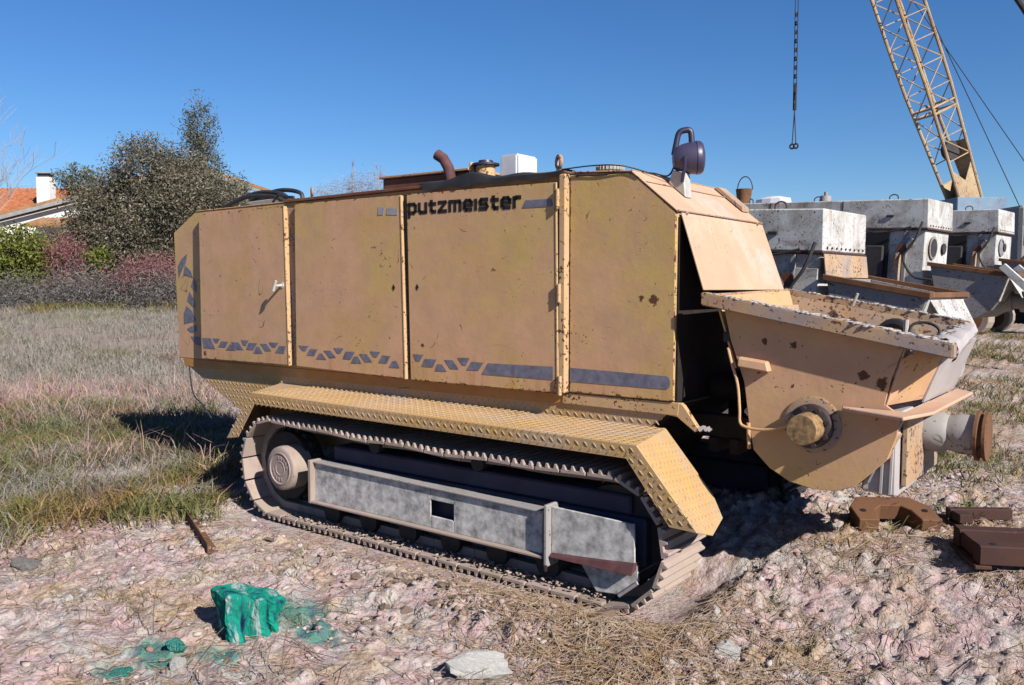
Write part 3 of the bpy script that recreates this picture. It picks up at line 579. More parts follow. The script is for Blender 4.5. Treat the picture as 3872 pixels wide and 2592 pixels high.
# track
def track(off, padmat='track_dust', du=0.0):
    rc, fc, rr, rf = (-2.80 + du, .365), (-.135 + du, .345), .325, .325
    t = B().box(-2.38 + du, .05 + du, .10 + off, .34 + off, .22, .46)        # inner side frame
    t.box(-2.30 + du, -.05 + du, .13 + off, .30 + off, .46, .56)
    fr = t.build('track_frame', 'frame_blue', pump, .01)
    # path
    P = []; top = []
    def seg(a, b, n): return [(a[0] + (b[0] - a[0]) * i / n, a[1] + (b[1] - a[1]) * i / n) for i in range(n)]
    pts = []
    pts += seg((fc[0], fc[1] - rf), (rc[0], rc[1] - rr), 60)
    pts += [(rc[0] - rr * math.sin(a), rc[1] - rr * math.cos(a)) for a in np.linspace(0, math.pi, 40)[:-1]]
    tp = seg((rc[0], rc[1] + rr), (fc[0], fc[1] + rf), 60)
    pts += [(x, z - .022 * math.sin(math.pi * i / 60) * (1 + .3 * math.sin(i * .4))) for i, (x, z) in enumerate(tp)]
    pts += [(fc[0] + rf * math.sin(a), fc[1] + rf * math.cos(a)) for a in np.linspace(0, math.pi, 40)[:-1]]
    A = np.array(pts + [pts[0]]); L = np.concatenate([[0], np.cumsum(np.hypot(*np.diff(A, axis=0).T))])
    N = 46; pit = L[-1] / N
    pm = B().box(-pit * .465, pit * .465, 0, .41, -.009, .009)
    for gx_ in (-.34, 0, .34):
        c = gx_ * pit; pm.add([(c - .013, 0, .009), (c + .013, 0, .009), (c + .006, 0, .034), (c - .006, 0, .034), (c - .013, .41, .009), (c + .013, .41, .009), (c + .006, .41, .034), (c - .006, .41, .034)],
                              [(0, 1, 2, 3), (7, 6, 5, 4), (1, 5, 6, 2), (2, 6, 7, 3), (3, 7, 4, 0)])
    pm.box(-pit * .5, pit * .5, .15, .19, -.06, -.0095).box(-pit * .5, pit * .5, .23, .27, -.06, -.0095)
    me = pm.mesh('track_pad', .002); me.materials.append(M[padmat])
    for k in range(N):
        s = (k + .5) * pit; x = np.interp(s, L, A[:, 0]); z = np.interp(s, L, A[:, 1])
        x2 = np.interp((s + .03) % L[-1], L, A[:, 0]); z2 = np.interp((s + .03) % L[-1], L, A[:, 1])
        x1 = np.interp((s - .03) % L[-1], L, A[:, 0]); z1 = np.interp((s - .03) % L[-1], L, A[:, 1])
        d = Vector((x2 - x1, 0, z2 - z1)).normalized(); nrm = Vector((d.z, 0, -d.x)) ; ctr = Vector((-1.45, 0, .35))
        if nrm.dot(Vector((x, 0, z)) - Vector((min(max(x, rc[0]), fc[0]), 0, .355))) < 0: nrm = -nrm
        o = bpy.data.objects.new('track_pad', me); col.objects.link(o); o.parent = pump
        yv = nrm.cross(d); 
        if yv.y < 0: d = -d; yv = -yv
        Mx = Matrix((d, Vector((0, 1, 0)), nrm)).transposed().to_4x4()
        Mx.translation = Vector((x, off + random.uniform(-.003, .003), z)) - pump.location; o.matrix_local = Mx
    # sprocket, idler, rollers
    sp_ = B().cyl((rc[0], .14 + off, rc[1]), (rc[0], .28 + off, rc[1]), .235, None, 36)
    for k in range(18):
        a = k * math.pi / 9; sp_.cyl((rc[0] + .235 * math.cos(a), .19 + off, rc[1] + .235 * math.sin(a)), (rc[0] + .235 * math.cos(a), .23 + off, rc[1] + .235 * math.sin(a)), .026, None, 8)
    sp_.build('sprocket', 'dark_iron', pump, 0, 1, True)
    B().lathe([(.255, 0), (.262, .02), (.262, .12), (.255, .14), (.16, .142), (.15, .15), (.06, .152)], (fc[0], .30 + off, fc[1]), (0, -1, 0), 36).build('idler_wheel', 'dark_iron', pump, 0, 1, True)
    for x in np.linspace(-2.3 + du, -.55 + du, 6): B().cyl((x, .11 + off, .115), (x, .33 + off, .115), .075, None, 18).build('track_roller', 'dark_iron', pump, 0, 1, True)
    for x in (-1.9, -1.05): B().cyl((x, .12 + off, .60), (x, .30 + off, .60), .045, None, 14).build('carrier_roller', 'dark_iron', pump, 0, 1, True)
track(.005); track(1.60, 'dark_iron')  # far pads take dark iron so their colour carries the shade
ff = B().plate([(-2.97, 2.12, .877), (.066, 2.12, .853), (-.055, 1.592, .853), (-3.34, 1.592, .872)][::-1], .006).build('added_far_fender', 'tan_tread', pump)  # mostly hidden mirrored fender, added to shade far track and ground
B().plate([(.066, 2.12, .853), (.384, 2.12, .487), (.30, 1.66, .487), (-.055, 1.592, .853)], .006).build('front_slope', 'tan_tread', ff)
B().prism(LP, 'y', 2.1205, 2.126).build('side_lip', 'tan_tread', ff)
# hub cover, side beam of the near track
hub = B().lathe([(.010, .0), (.040, .0), (.042, -.002), (.048, -.003), (.050, .0), (.100, .0), (.103, -.005), (.110, -.005), (.113, .0), (.140, .001), (.148, .008), (.152, .03), (.150, .16)], (-2.70, .006, .375), (0, 1, 0), 40).build('hub_cover', 'track_dust', pump, 0, 1, True)
for k in range(16):
    a = k * 2 * math.pi / 16 + .2
    if k % 8 < 5: B().box(-2.70 + .075 * math.cos(a) - .008, -2.70 + .075 * math.cos(a) + .008, .003, .0062, .375 + .075 * math.sin(a) - .012, .375 + .075 * math.sin(a) + .012).build('embossed_mark', 'track_dust', hub, .002)
bm_ = B()
W0, W1 = .030, .042
def strip(a, b, z0a, z1a, z0b, z1b, y0, y1):
    bm_.hexa([(a, y0, z0a), (b, y0, z0b), (b, y1, z0b), (a, y1, z0a)], [(a, y0, z1a), (b, y0, z1b), (b, y1, z1b), (a, y1, z1a)])
zt = lambda x: .455 + (x + 2.37) * (.425 - .455) / 1.82
zb = lambda x: .205 + (x + 2.37) * (.200 - .205) / 1.82
strip(-2.365, -1.325, zb(-2.365), zt(-2.365), zb(-1.325), zt(-1.325), W0, W1)
strip(-1.145, -.520, zb(-1.145), zt(-1.145), zb(-.52), zt(-.52), W0, W1)
strip(-1.325, -1.145, .368, zt(-1.325), .366, zt(-1.145), W0, W1)
strip(-1.325, -1.145, zb(-1.325), .275, zb(-1.145), .272, W0, W1)
beam = bm_.build('side_beam', 'frame_grey', pump, .004)
f = B().hexa([(-2.385, -.006, .190), (-.50, -.006, .185), (-.50, .10, .185), (-2.385, .10, .190)], [(-2.385, -.006, .206), (-.50, -.006, .201), (-.50, .10, .201), (-2.385, .10, .206)]).build('lower_flange', 'track_dust', beam, .004)
f = B().hexa([(-2.385, .012, .456), (-.50, .012, .424), (-.50, .10, .424), (-2.385, .10, .456)], [(-2.385, .012, .468), (-.50, .012, .436), (-.50, .10, .436), (-2.385, .10, .468)]).build('upper_flange', 'dust_grey', beam, .003)
B().box(-2.392, -2.362, -.008, .10, .188, .475).build('end_rib', 'track_dust', beam, .005)
B().box(-.486, -.462, -.012, .10, .150, .478).build('post_rib', 'dust_grey', beam, .006)
B().cyl((-.474, -.006, .162), (-.474, -.006, .128), .012, .008, 8).build('grease_drip', 'grease', beam)
B().prism([(-.46, .212), (-.46, .466), (-.28, .462), (.030, .455), (.034, .262), (.034, .262)][:5], 'y', .028, .040).build('front_guard', 'frame_grey', beam, .003)
B().hexa([(-.46, -.004, .205), (.036, -.004, .205), (.036, .09, .250), (-.46, .09, .205)], [(-.46, .026, .222), (.036, .026, .262), (.036, .095, .266), (-.46, .095, .222)]).build('guard_flange', 'exhaust', beam, .003)
B().prism([(-.30, .205), (.040, .250), (.046, .165), (-.06, .080), (-.195, .066), (-.25, .140)], 'y', .045, .060).build('guard_foot', 'frame_grey', beam, .004)
B().tube([(-.06, .04, .078), (.046, .04, .165)], .010, 8).build('foot_weld', 'concrete_dust', beam)
# hopper at the front
SP = [(.265, 1.500), (.303, 1.34), (.378, 1.131), (.408, .913), (.432, .797), (.516, .715), (.618, .661), (.732, .640), (.834, .646), (.918, .678), (.976, .735), (1.062, .825), (1.10, .934), (1.11, 1.03), (1.045, 1.075), (1.07, 1.20), (1.125, 1.352)]
hopper = B().prism(SP, 'y', .505, .519).build('hopper', 'tan', pump, .003)
B().prism(SP, 'y', 1.585, 1.599).build('far_side', 'tan', hopper, .003)
def sheet(a, b, y0, y1, t=.01):
    d = Vector((b[0] - a[0], 0, b[1] - a[1])).normalized(); n = Vector((-d.z, 0, d.x)) * t
    return B().hexa([(a[0], y0, a[1]), (b[0], y0, b[1]), (b[0], y1, b[1]), (a[0], y1, a[1])], [(a[0] + n.x, y0, a[1] + n.z), (b[0] + n.x, y0, b[1] + n.z), (b[0] + n.x, y1, b[1] + n.z), (a[0] + n.x, y1, a[1] + n.z)])
m = B()
for a, b in zip(SP[:12], SP[1:13]):
    q = sheet(a, b, .5195, 1.5845, .008); m.add(q.v, q.f)
m.build('back_sheet', 'tan_rust', hopper)
B().plate([(1.126, .507, 1.352), (1.045, .507, 1.072), (1.12, .86, 1.072), (1.222, .86, 1.335)], -.006).build('corner_sheet', 'tan', hopper)
sheet((1.225, 1.335), (1.122, 1.055), .861, 1.585, .008).build('front_sheet', 'concrete_dust', hopper)
sheet((1.12, 1.04), (.965, .70), .55, 1.45, .008).build('outlet_box', 'concrete_dust', hopper)
# rim: near, far, back and front rails
def rail(p0, p1, w, h, name, mat):
    p0 = Vector(p0); p1 = Vector(p1); d = (p1 - p0).normalized(); s = Vector((-d.y, d.x, 0)).normalized() * w / 2; u = Vector((0, 0, h / 2))
    return B().hexa([p0 - s - u, p1 - s - u, p1 + s - u, p0 + s - u], [p0 - s + u, p1 - s + u, p1 + s + u, p0 + s + u]).build(name, mat, hopper, .006, 2)
rail((.170, .475, 1.548), (1.33, .475, 1.332), .085, .066, 'rim', 'tan_rust')
rail((.170, 1.62, 1.565), (1.20, 1.62, 1.385), .06, .07, 'rim', 'tan_rust')
B().hexa([(.17, .52, 1.515), (.205, .52, 1.515), (.205, 1.585, 1.53), (.17, 1.585, 1.53)], [(.17, .52, 1.572), (.205, .52, 1.572), (.205, 1.585, 1.594), (.17, 1.585, 1.594)]).build('rim', 'tan_rust', hopper, .004)
B().hexa([(.205, .52, 1.56), (.32, .52, 1.20), (.32, 1.57, 1.20), (.205, 1.57, 1.585)], [(.215, .52, 1.56), (.33, .52, 1.20), (.33, 1.57, 1.20), (.215, 1.57, 1.585)]).build('rear_slope', 'tan', hopper)
B().hexa([(.21, 1.575, 1.56), (1.2, 1.575, 1.38), (1.0, 1.48, 1.1), (.3, 1.48, 1.1)], [(.21, 1.584, 1.56), (1.2, 1.584, 1.38), (1.0, 1.49, 1.1), (.3, 1.49, 1.1)]).build('inner_wall', 'tan_rust', hopper)
# rolled rubber apron along the front lip
ap = []; fs = []; ny_ = 18; prof = [(1.05, 1.235), (1.12, 1.285), (1.185, 1.335), (1.235, 1.372), (1.285, 1.382), (1.325, 1.362), (1.338, 1.325), (1.325, 1.29), (1.30, 1.268)]
for j in range(ny_):
    y = .50 + 1.06 * j / (ny_ - 1); w = .006 * math.sin(j * 1.9) + .005 * math.sin(j * .7 + 1)
    for k, (x, z) in enumerate(prof): ap.append((x - .10 * (j / (ny_ - 1)) + w * (k / 8), y, z + w * .8 + .055 * (j / (ny_ - 1)) * (k / 8) + .02 * math.sin(j * .9) * (1 - k / 8)))
npf = len(prof)
for j in range(ny_ - 1):
    for k in range(npf - 1): fs.append((j * npf + k, (j + 1) * npf + k, (j + 1) * npf + k + 1, j * npf + k + 1))
B().add(ap, fs).build('rubber_apron', 'concrete_dust', hopper, 0, 1, True)
# agitator and clotted concrete inside
B().cyl((.72, .53, 1.03), (.72, 1.48, 1.03), .045, None, 14).build('agitator_shaft', 'concrete_dust', hopper, 0, 1, True)
for k, y in enumerate((.70, .95, 1.2, 1.38)):
    a = k * 1.3 + .5; B().tube([(.72, y, 1.03), (.72 + .26 * math.cos(a), y + .03, 1.05 + .26 * abs(math.sin(a))), (.72 + .30 * math.cos(a + .5), y + .08, 1.08 + .30 * abs(math.sin(a + .5)))], .024, 8).build('agitator_paddle', 'concrete_dust', hopper, 0, 1, True)
B().cyl((.72, 1.18, 1.33), (.72, 1.38, 1.33), .07, None, 18).build('inner_drum', 'concrete_dust', hopper, 0, 1, True)
B().torus((.90, 1.25, 1.33), (.2, 1, 0), .085, .028, 20, 8).build('tyre_ring', 'rubber', hopper, 0, 1, True)
B().tube([(.98, 1.10, 1.20), (.985, 1.12, 1.44)], .013, 8).build('stake', 'concrete_dust', hopper)
B().tube(arc([(1.02, 1.0, 1.30), (1.03, 1.02, 1.41), (1.09, 1.05, 1.43), (1.15, 1.05, 1.40), (1.15, 1.05, 1.33)]), .008, 6).build('wire_loop', 'dark_iron', hopper)
B().box(.35, 1.05, .56, 1.46, .95, 1.0).build('dried_concrete', 'concrete_dust', hopper, .02)
B().cyl((.60, 1.53, 1.50), (.63, 1.52, 1.57), .008, None, 8).build('hook', 'grey_metal', hopper)
# step plate round the outlet, handle bracket
B().plate([(.86, .498, 1.052), (.868, .46, 1.052), (1.165, .325, 1.048), (1.235, .58, 1.05), (1.245, 1.45, 1.056), (1.15, 1.56, 1.058), (1.13, .503, 1.05)], .016).build('step_plate', 'tan_pale', hopper, .004)
B().hexa([(.355, .505, 1.212), (.520, .505, 1.192), (.520, .455, 1.192), (.360, .455, 1.212)], [(.355, .505, 1.262), (.505, .505, 1.244), (.505, .462, 1.240), (.360, .462, 1.256)]).build('grab_bracket', 'tan', hopper, .006)
# shaft bearing
br = B().lathe([(.135, 0), (.135, -.008), (.118, -.012)], (.722, .504, .952), (0, 1, 0), 32).build('bearing_plate', 'tan_rust', hopper, 0, 1, True)
B().lathe([(.105, 0), (.105, -.035), (.098, -.04), (.07, -.042)], (.722, .494, .948), (0, 1, 0), 28).build('bearing_flange', 'grease', br, 0, 1, True)
B().lathe([(.073, 0), (.073, -.10), (.069, -.108), (.02, -.109)], (.722, .454, .945), (0, 1, 0), 28).build('bearing_cap', 'brass', br, 0, 1, True)
for k in range(8):
    a = k * math.pi / 4 + .3; B().cyl((.722 + .09 * math.cos(a), .456, .948 + .09 * math.sin(a)), (.722 + .09 * math.cos(a), .438, .948 + .09 * math.sin(a)), .012, None, 6).build('bolt', 'grease' if k != 5 else 'grey_metal', br)
B().tube(arc([(.292, .50, 1.30), (.318, .485, 1.23), (.355, .478, 1.12), (.368, .476, 1.0), (.372, .474, .935), (.40, .472, .913), (.47, .470, .906), (.55, .468, .918), (.625, .46, .945)]), .0075, 8).build('grease_pipe', 'tan', hopper, 0, 1, True)
B().tube([(.405, .50, .93), (.412, .50, .80)], .010, 8).build('pipe_stub', 'tan', hopper)
B().box(.26, .30, .51, .60, 1.33, 1.38).build('clip', 'dark_iron', hopper, .004)
# outlet: flange, pipe, clamp ring
ob = B().hexa([(.93, .56, .655), (1.092, .56, .64), (1.092, 1.22, .64), (.93, 1.22, .655)], [(1.0, .56, 1.02), (1.092, .56, 1.03), (1.092, 1.22, 1.03), (1.0, 1.22, 1.02)]).build('outlet_housing', 'concrete_dust', hopper, .012)
B().box(1.10, 1.125, .60, 1.24, .69, 1.02).build('outlet_flange', 'tan_rust', hopper, .004)
for x in (1.02, 1.06): B().prism([(x, .655), (x + .010, .655), (x + .02, .995), (x + .010, .995)], 'y', .545, .5595).build('outlet_rib', 'concrete_dust', hopper)
op = B().lathe([(.098, 0), (.098, .075), (.084, .10), (.090, .13), (.096, .15), (.096, .215)], (1.1255, .98, .90), (1, 0, 0), 30).build('delivery_pipe', 'dust_grey', hopper, 0, 1, True)
B().lathe([(.092, 0), (.118, .002), (.118, .016), (.104, .02), (.104, .034), (.118, .038), (.118, .052), (.09, .054)], (1.341, .98, .90), (1, 0, 0), 30).build('pipe_collar', 'rust', op, 0, 1, True)
B().tube([(1.09, .66, .93), (.98, .62, .80), (.93, .60, .70)], .011, 8).cyl((1.09, .66, .93), (1.098, .64, .935), .02, None, 10).build('tie_rod', 'rust', hopper, 0, 1, True)
lm = []
def lump(P, sz, name, mat, parent):
    P = np.array(P); n = len(P); bmm = bmesh.new(); bmesh.ops.create_icosphere(bmm, subdivisions=1, radius=1)
    T = np.array([v.co[:] for v in bmm.verts]); Fi = np.array([[v.index for v in f.verts] for f in bmm.faces]); bmm.free()
    V = (P[:, None] + T[None] * (sz * (.4 + RNG.random(n) ** 2 * 1.4))[:, None, None] * (1 + .3 * RNG.normal(size=(n, len(T), 1))) * np.array([1.5, 1.2, .55])).reshape(-1, 3)
    V = V - np.array(pump.location); return tag(link(name, np_mesh(name, V, (Fi[None] + np.arange(n)[:, None, None] * len(T)).reshape(-1, 3)), mat, parent), kind='stuff')
for k in range(230):
    t = random.random() ** .6; x = .19 + 1.13 * t; lm.append((x, random.uniform(.437, .512), 1.579 - .186 * (x - .17) + .002))
for k in range(120):
    t = random.random() ** .6; x = .19 + .98 * t; lm.append((x, random.uniform(1.594, 1.646), 1.598 - .175 * (x - .17) + .003))
for k in range(180):
    j = random.random(); q_ = random.uniform(.2, .85); lm.append((1.05 + .28 * q_ - .10 * j, .50 + 1.06 * j, 1.245 + .14 * min(1, q_ * 1.4) + .03 * j))
lump(lm, .0085, 'concrete_splash', 'dust_grey', hopper)
for x in (.10, .22): B().box(x, x + .05, .70, 1.40, .72, .80).build('cross_bar', 'under_shade', pump, .005)
for y in (.72, 1.30): B().box(-.05, .42, y, y + .08, .80, .92).build('hopper_arm', 'under_shade', pump, .006)
for y in (.95, 1.2): B().cyl((.02, y, 1.05), (.40, y, 1.02), .07, None, 18).build('pump_cylinder', 'under_shade', pump, 0, 1, True)

# ------------------------------------------------------------------ white pumps parked behind
def white_pump(label, P, rz, tilt, feat):
    t = empty('white_pump', (0, 0, 0), label, 'concrete pump', 'white pumps parked in a row behind the tan machine')
    WP, WD = 'white_paint', 'white_dark'
    lw = B().prism([(-3.5, .80), (-3.6, 1.0), (-3.6, 1.84), (-.02, 1.84), (-.02, .80)], 'y', .03, 1.02).build('lower_body', WP, t, .01)
    upb = B().prism([(-3.62, 1.862), (-3.62, 2.16), (-3.45, 2.27), (0, 2.27), (.02, 1.862)], 'y', 0, 1.05).build('upper_body', WP, t, .012)
    B().box(-3.61, .024, -.012, 1.06, 1.842, 1.860).build('ledge', 'rust_dark', t, .003)
    for x in (-2.7, -1.8, -.9): B().box(x, x + .012, -.004, .0295, .84, 1.83).build('panel_joint', 'rust_dark', t)
    for x in (-2.35, -1.2): B().box(x, x + .012, -.006, -.0005, 1.875, 2.26).build('panel_joint', 'rust_dark', t)
    for x in (-2.9, -1.75, -.62): B().tube(arc([(x, .25, 2.268), (x, .25, 2.33), (x + .05, .25, 2.36), (x + .11, .25, 2.34), (x + .12, .25, 2.27)], 5), .009, 6).build('lifting_loop', 'rust_dark', t, 0, 1, True)
    if feat == 0: B().plate([(.024, .0, 1.84), (.024, 1.05, 1.84), (.060, 1.05, 1.62), (.060, .0, 1.62)], .008).build('rusty_flap', 'tan_rust', t)
    B().cyl((-.30, -.005, 1.58), (-.30, -.06, 1.58), .07, None, 18).build('round_cap', 'red_brown', t, 0, 1, True)
    for k_ in range(9): B().cyl((.0235, .08 + .11 * k_, 1.90), (.030, .08 + .11 * k_, 1.90), .012, None, 6).build('rivet', 'rust_dark', t)
    for x in (-.55, -1.5, -2.6): B().box(x, x + .10, -.022, -.001, 2.02, 2.05).build('latch', 'dark_iron', t, .004)
    for x in (-.30, -1.45): B().box(x, x + .05, -.012, .0295, 1.0, 1.83).build('stiffener', WD, t, .004)
    for k_ in range(5): B().box(-3.3 + 0, -2.9, -.008, -.0005, 1.95 + .05 * k_, 1.975 + .05 * k_).build('louvre', 'rust_dark', t)
    B().tube(arc([(-.05, -.03, 1.95), (-.12, -.08, 1.7), (-.25, -.10, 1.45), (-.10, -.12, 1.2), (.15, -.10, 1.15)]), .018, 8).build('hose', 'rubber', t, 0, 1, True)
    B().tube(arc([(-.9, -.02, 1.88), (-.7, -.06, 1.80), (-.45, -.06, 1.82), (-.2, -.03, 1.88)]), .012, 6).build('hose', 'rubber', t, 0, 1, True)
    # hopper
    ks, dz_ = (.80, .05) if feat == 0 else (.85, -.20)
    SPW = [(a_ * ks, c_ + dz_ * min(1, max(0, (c_ - .7) / .4))) for a_, c_ in [(.10, 1.56), (.20, 1.2), (.26, .85), (.50, .66), (.82, .66), (1.02, .85), (1.12, 1.10), (1.24, 1.42)]]
    hx0, hx1, hz0 = .06 * ks, 1.28 * ks, dz_
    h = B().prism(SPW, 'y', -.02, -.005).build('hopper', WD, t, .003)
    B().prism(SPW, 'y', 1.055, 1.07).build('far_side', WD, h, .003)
    m = B()
    for a, b in zip(SPW[:6], SPW[1:7]):
        q_ = sheet(a, b, -.004, 1.054, .008); m.add(q_.v, q_.f)
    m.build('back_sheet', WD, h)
    sheet(SPW[7], SPW[6], -.004, 1.054, .008).build('front_sheet', WP, h)
    for y in (-.045, 1.07): B().hexa([(hx0, y, 1.545 + hz0), (hx1, y, 1.42 + hz0), (hx1, y + .045, 1.42 + hz0), (hx0, y + .045, 1.545 + hz0)], [(hx0, y, 1.60 + hz0), (hx1, y, 1.475 + hz0), (hx1, y + .045, 1.475 + hz0), (hx0, y + .045, 1.60 + hz0)]).build('rim', 'rust', h, .005)
    B().box(hx1 - .04, hx1 + .005, .0, 1.069, 1.43 + hz0, 1.478 + hz0).build('rim', 'rust', h, .005)
    B().plate([(hx1 - .03, .05, 1.42 + hz0), (hx1 + .13, .10, 1.16 + hz0), (hx1 + .13, .95, 1.16 + hz0), (hx1 - .03, 1.0, 1.42 + hz0)], .01).build('chute', WP, h, .003)
    B().lathe([(.10, 0), (.10, .2), (.13, .2), (.13, .24), (.10, .24), (.10, .34), (.14, .34), (.14, .39), (.09, .39)], (.78, .5, .9), (1, 0, 0), 22).build('delivery_pipe', 'dust_grey', h, 0, 1, True)
    B().box(.30 * ks, .88 * ks, .004, 1.05, .95, 1.27 + hz0).build('dried_concrete', 'dust_grey', h, .03)
    # running gear
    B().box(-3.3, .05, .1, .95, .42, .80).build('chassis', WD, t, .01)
    for y0 in (-.38, 1.02):
        pts = [(-2.9 + .30 * math.sin(a), .31 - .30 * math.cos(a)) for a in np.linspace(math.pi, 2 * math.pi, 10)] + [(-.25 + .30 * math.sin(a), .31 - .30 * math.cos(a)) for a in np.linspace(0, math.pi, 10)]
        B().prism(pts, 'y', y0, y0 + .38).build('track', 'track_dust', t, .012)
        for x in (-2.9, -.25): B().lathe([(.2, 0), (.2, -.02), (.1, -.03)], (x, y0, .31), (0, 1, 0), 20).build('wheel', 'rust', t, 0, 1, True)
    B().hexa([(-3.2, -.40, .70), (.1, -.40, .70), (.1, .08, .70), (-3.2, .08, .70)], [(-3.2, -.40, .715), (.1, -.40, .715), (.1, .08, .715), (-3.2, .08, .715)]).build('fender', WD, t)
    if feat == 0:
        B().tube(arc([(-.72, -.03, 2.10), (-.62, -.045, 1.95), (-.48, -.06, 1.72), (-.33, -.07, 1.52), (-.36, -.06, 1.36)]), .016, 8).build('hose', 'rubber', t, 0, 1, True)
        B().tube([(-.72, -.02, 2.10), (-1.15, -.02, 1.87)], .011, 6).build('prop_rod', 'mid_grey', t)
        for k in range(3): B().torus((-.55 + .04 * k, -.10, 1.40 + .02 * k), (.15, .3, 1), .14 - .012 * k, .014, 24, 6).build('hose_coil', 'rubber', t, 0, 1, True)
        B().box(-.34, -.02, -.004, .02, .86, 1.70).build('lit_panel', WP, t, .004)
    else:
        B().box(-1.35, -.50, -.004, .025, .95, 1.80).build('opening', 'black_print', t)
        B().box(-.95, -.55, -.05, -.006, 1.15, 1.62).build('engine_block', 'dark_iron', t, .03)
        B().cyl((-.36, -.04, .95), (-.36, -.04, 1.52), .055, None, 16).build('exhaust_drum', 'tan_rust', t, 0, 1, True)
        B().cyl((-.22, -.03, 1.66), (-.22, .02, 1.66), .075, None, 18).build('round_cap', WD, t, 0, 1, True)
        for y in (.33,): B().lathe([(.16, 0), (.165, .012), (.13, .016), (.13, -.01), (.02, -.012)], (-.008, y, 1.60), (1, 0, 0), 26).build('port_ring', WD, t, 0, 1, True)
        for y in ((.33, .78) if feat == 1 else (.5,)): B().cyl((-.006, y, 1.60), (.012, y, 1.60), .125 if y < .5 else .08, None, 26).build('port', 'dark_iron', t)
        B().prism([(.95, 1.34), (1.02, 1.40), (1.62, .86), (1.62, .40), (1.54, .40), (1.54, .80)], 'y', -.09, -.03).build('support_arm', WP, t, .006)
        B().prism([(.95, 1.34), (1.02, 1.40), (1.62, .86), (1.62, .40), (1.54, .40), (1.54, .80)], 'y', .62, .68).build('support_arm', WP, t, .006)
        B().lathe([(.09, 0), (.19, .0), (.19, .03), (.11, .04), (.11, .12), (.19, .13), (.19, .16), (.08, .16)], (1.30, .30, .95), (1, -.3, 0), 24).build('pipe_flange', 'rust', t, 0, 1, True)
        B().cyl((-1.62, .35, 2.27), (-1.62, .35, 2.38), .10, .08, 14).cyl((-1.62, .35, 2.38), (-1.62, .35, 2.44), .03, None, 10).build('vent_cap', WD, t, 0, 1, True)
    t.location = P; t.rotation_euler = (0, R(tilt), R(rz))
    return t
def gz(X, F): x, y = fx(X, F); return (x, y, float(hgt(np.array([x]), np.array([y]))[0]))
white_pump('nearest white pump, rusty flap and long hopper right behind the tan hopper', (-.70, 4.70, .09), -5.5, 3.0, 0)
w2 = white_pump('middle white pump with two round ports in its lit end', (-.74, 9.34, .57), -6, 2.5, 1)
w3 = white_pump('farthest white pump at the right, partly hidden below the crane', (-.487, 13.825, .74), -6, 1.5, 2)
def on(w, p): return (Matrix.Translation(w.location) @ w.rotation_euler.to_matrix().to_4x4()) @ Vector(p)
bk = empty('bucket', (0, 0, 0), 'rusty bucket with a wire handle standing on the white pump roof', 'bucket')
B().lathe([(.10, 0), (.13, .24), (.135, .25), (.12, .25), (.09, .02)], (0, 0, 0), (0, 0, 1), 20).build('pail', 'rust', bk, 0, 1, True)
B().tube([(.13 * math.cos(a), .04, .24 + .22 * math.sin(a)) for a in np.linspace(0, math.pi, 12)], .009, 6).build('handle', 'dark_iron', bk)
bk.location = on(w2, (-2.95, .25, 2.2705))
rg = tag(B().add(*(lambda V, F: (V, F))([(math.cos(a) * r, math.sin(a) * r * .4, h) for h, r in ((0, .3), (.08, .28), (.12, .12)) for a in np.linspace(0, 6.28, 13)[:-1]], [(i * 12 + k, i * 12 + (k + 1) % 12, (i + 1) * 12 + (k + 1) % 12, (i + 1) * 12 + k) for i in range(2) for k in range(12)])).build('plastic_sheet', 'off_white'), 'crumpled pale plastic sheet beside the bucket on the white pump roof', 'plastic sheet')
rg.location = on(w2, (-2.45, .28, 2.2705))

# ------------------------------------------------------------------ crane behind
crane = empty('crane', (0, 0, 0), 'yellow lattice boom crane rising behind the white pumps', 'crane')
def W3(X, F, z): x, y = fx(X, F); return Vector((x, y, z))
def tubes(parent, segs, r, name, mat, n=6):
    for a, b in segs: B().tube([a, b], r, n).build(name, mat, parent, 0, 1, True)
base_c = Vector((11.66, 22.0, 3.75)); tip_c = Vector((6.1, 20.6, 16.5))
def cw(p): return W3(p[0], p[1], p[2])
ax = (tip_c - base_c); Lb = ax.length; ax.normalize()
wv = Vector((.93, .36, 0)); wv = (wv - ax * wv.dot(ax)).normalized(); dv = ax.cross(wv).normalized()
def chord(s, i, j):
    w = .37 + .06 * min(1, s / 4.2); d = .16 + .18 * min(1, s / 3.2)
    return cw(base_c + ax * s + wv * (i * w) + dv * (j * d))
S = np.arange(0, Lb + .01, .62)
for i in (-1, 1):
    for j in (-1, 1):
        B().tube([chord(s, i, j) for s in S], .042, 8).build('boom_chord', 'crane_yellow', crane, 0, 1, True)
for k, (s0, s1) in enumerate(zip(S[:-1], S[1:])):
    if s0 < .9: continue
    for j in (-1, 1):
        a = (chord(s0, -1, j), chord(s1, 1, j)) if k % 2 else (chord(s0, 1, j), chord(s1, -1, j))
        B().tube(a, .017, 5).tube([chord(s0, -1, j), chord(s0, 1, j)], .015, 5).build('lacing', 'crane_yellow', crane)
    for i in (-1, 1):
        a = (chord(s0, i, -1), chord(s1, i, 1)) if k % 2 else (chord(s0, i, 1), chord(s1, i, -1))
        B().tube(a, .015, 5).build('lacing', 'crane_yellow', crane)
for s in (2.5, 6.2, 9.9):
    for q_ in (0, .16):
        for j in (-1, 1): B().tube([chord(s + q_, -1, j), chord(s + q_, 1, j)], .026, 6).build('joint_frame', 'crane_yellow', crane)
        for i in (-1, 1): B().tube([chord(s + q_, i, -1), chord(s + q_, i, 1)], .026, 6).build('joint_frame', 'crane_yellow', crane)
    B().tube([chord(s, -1, -1), chord(s + .16, 1, 1)], .02, 6).build('joint_frame', 'crane_yellow', crane)
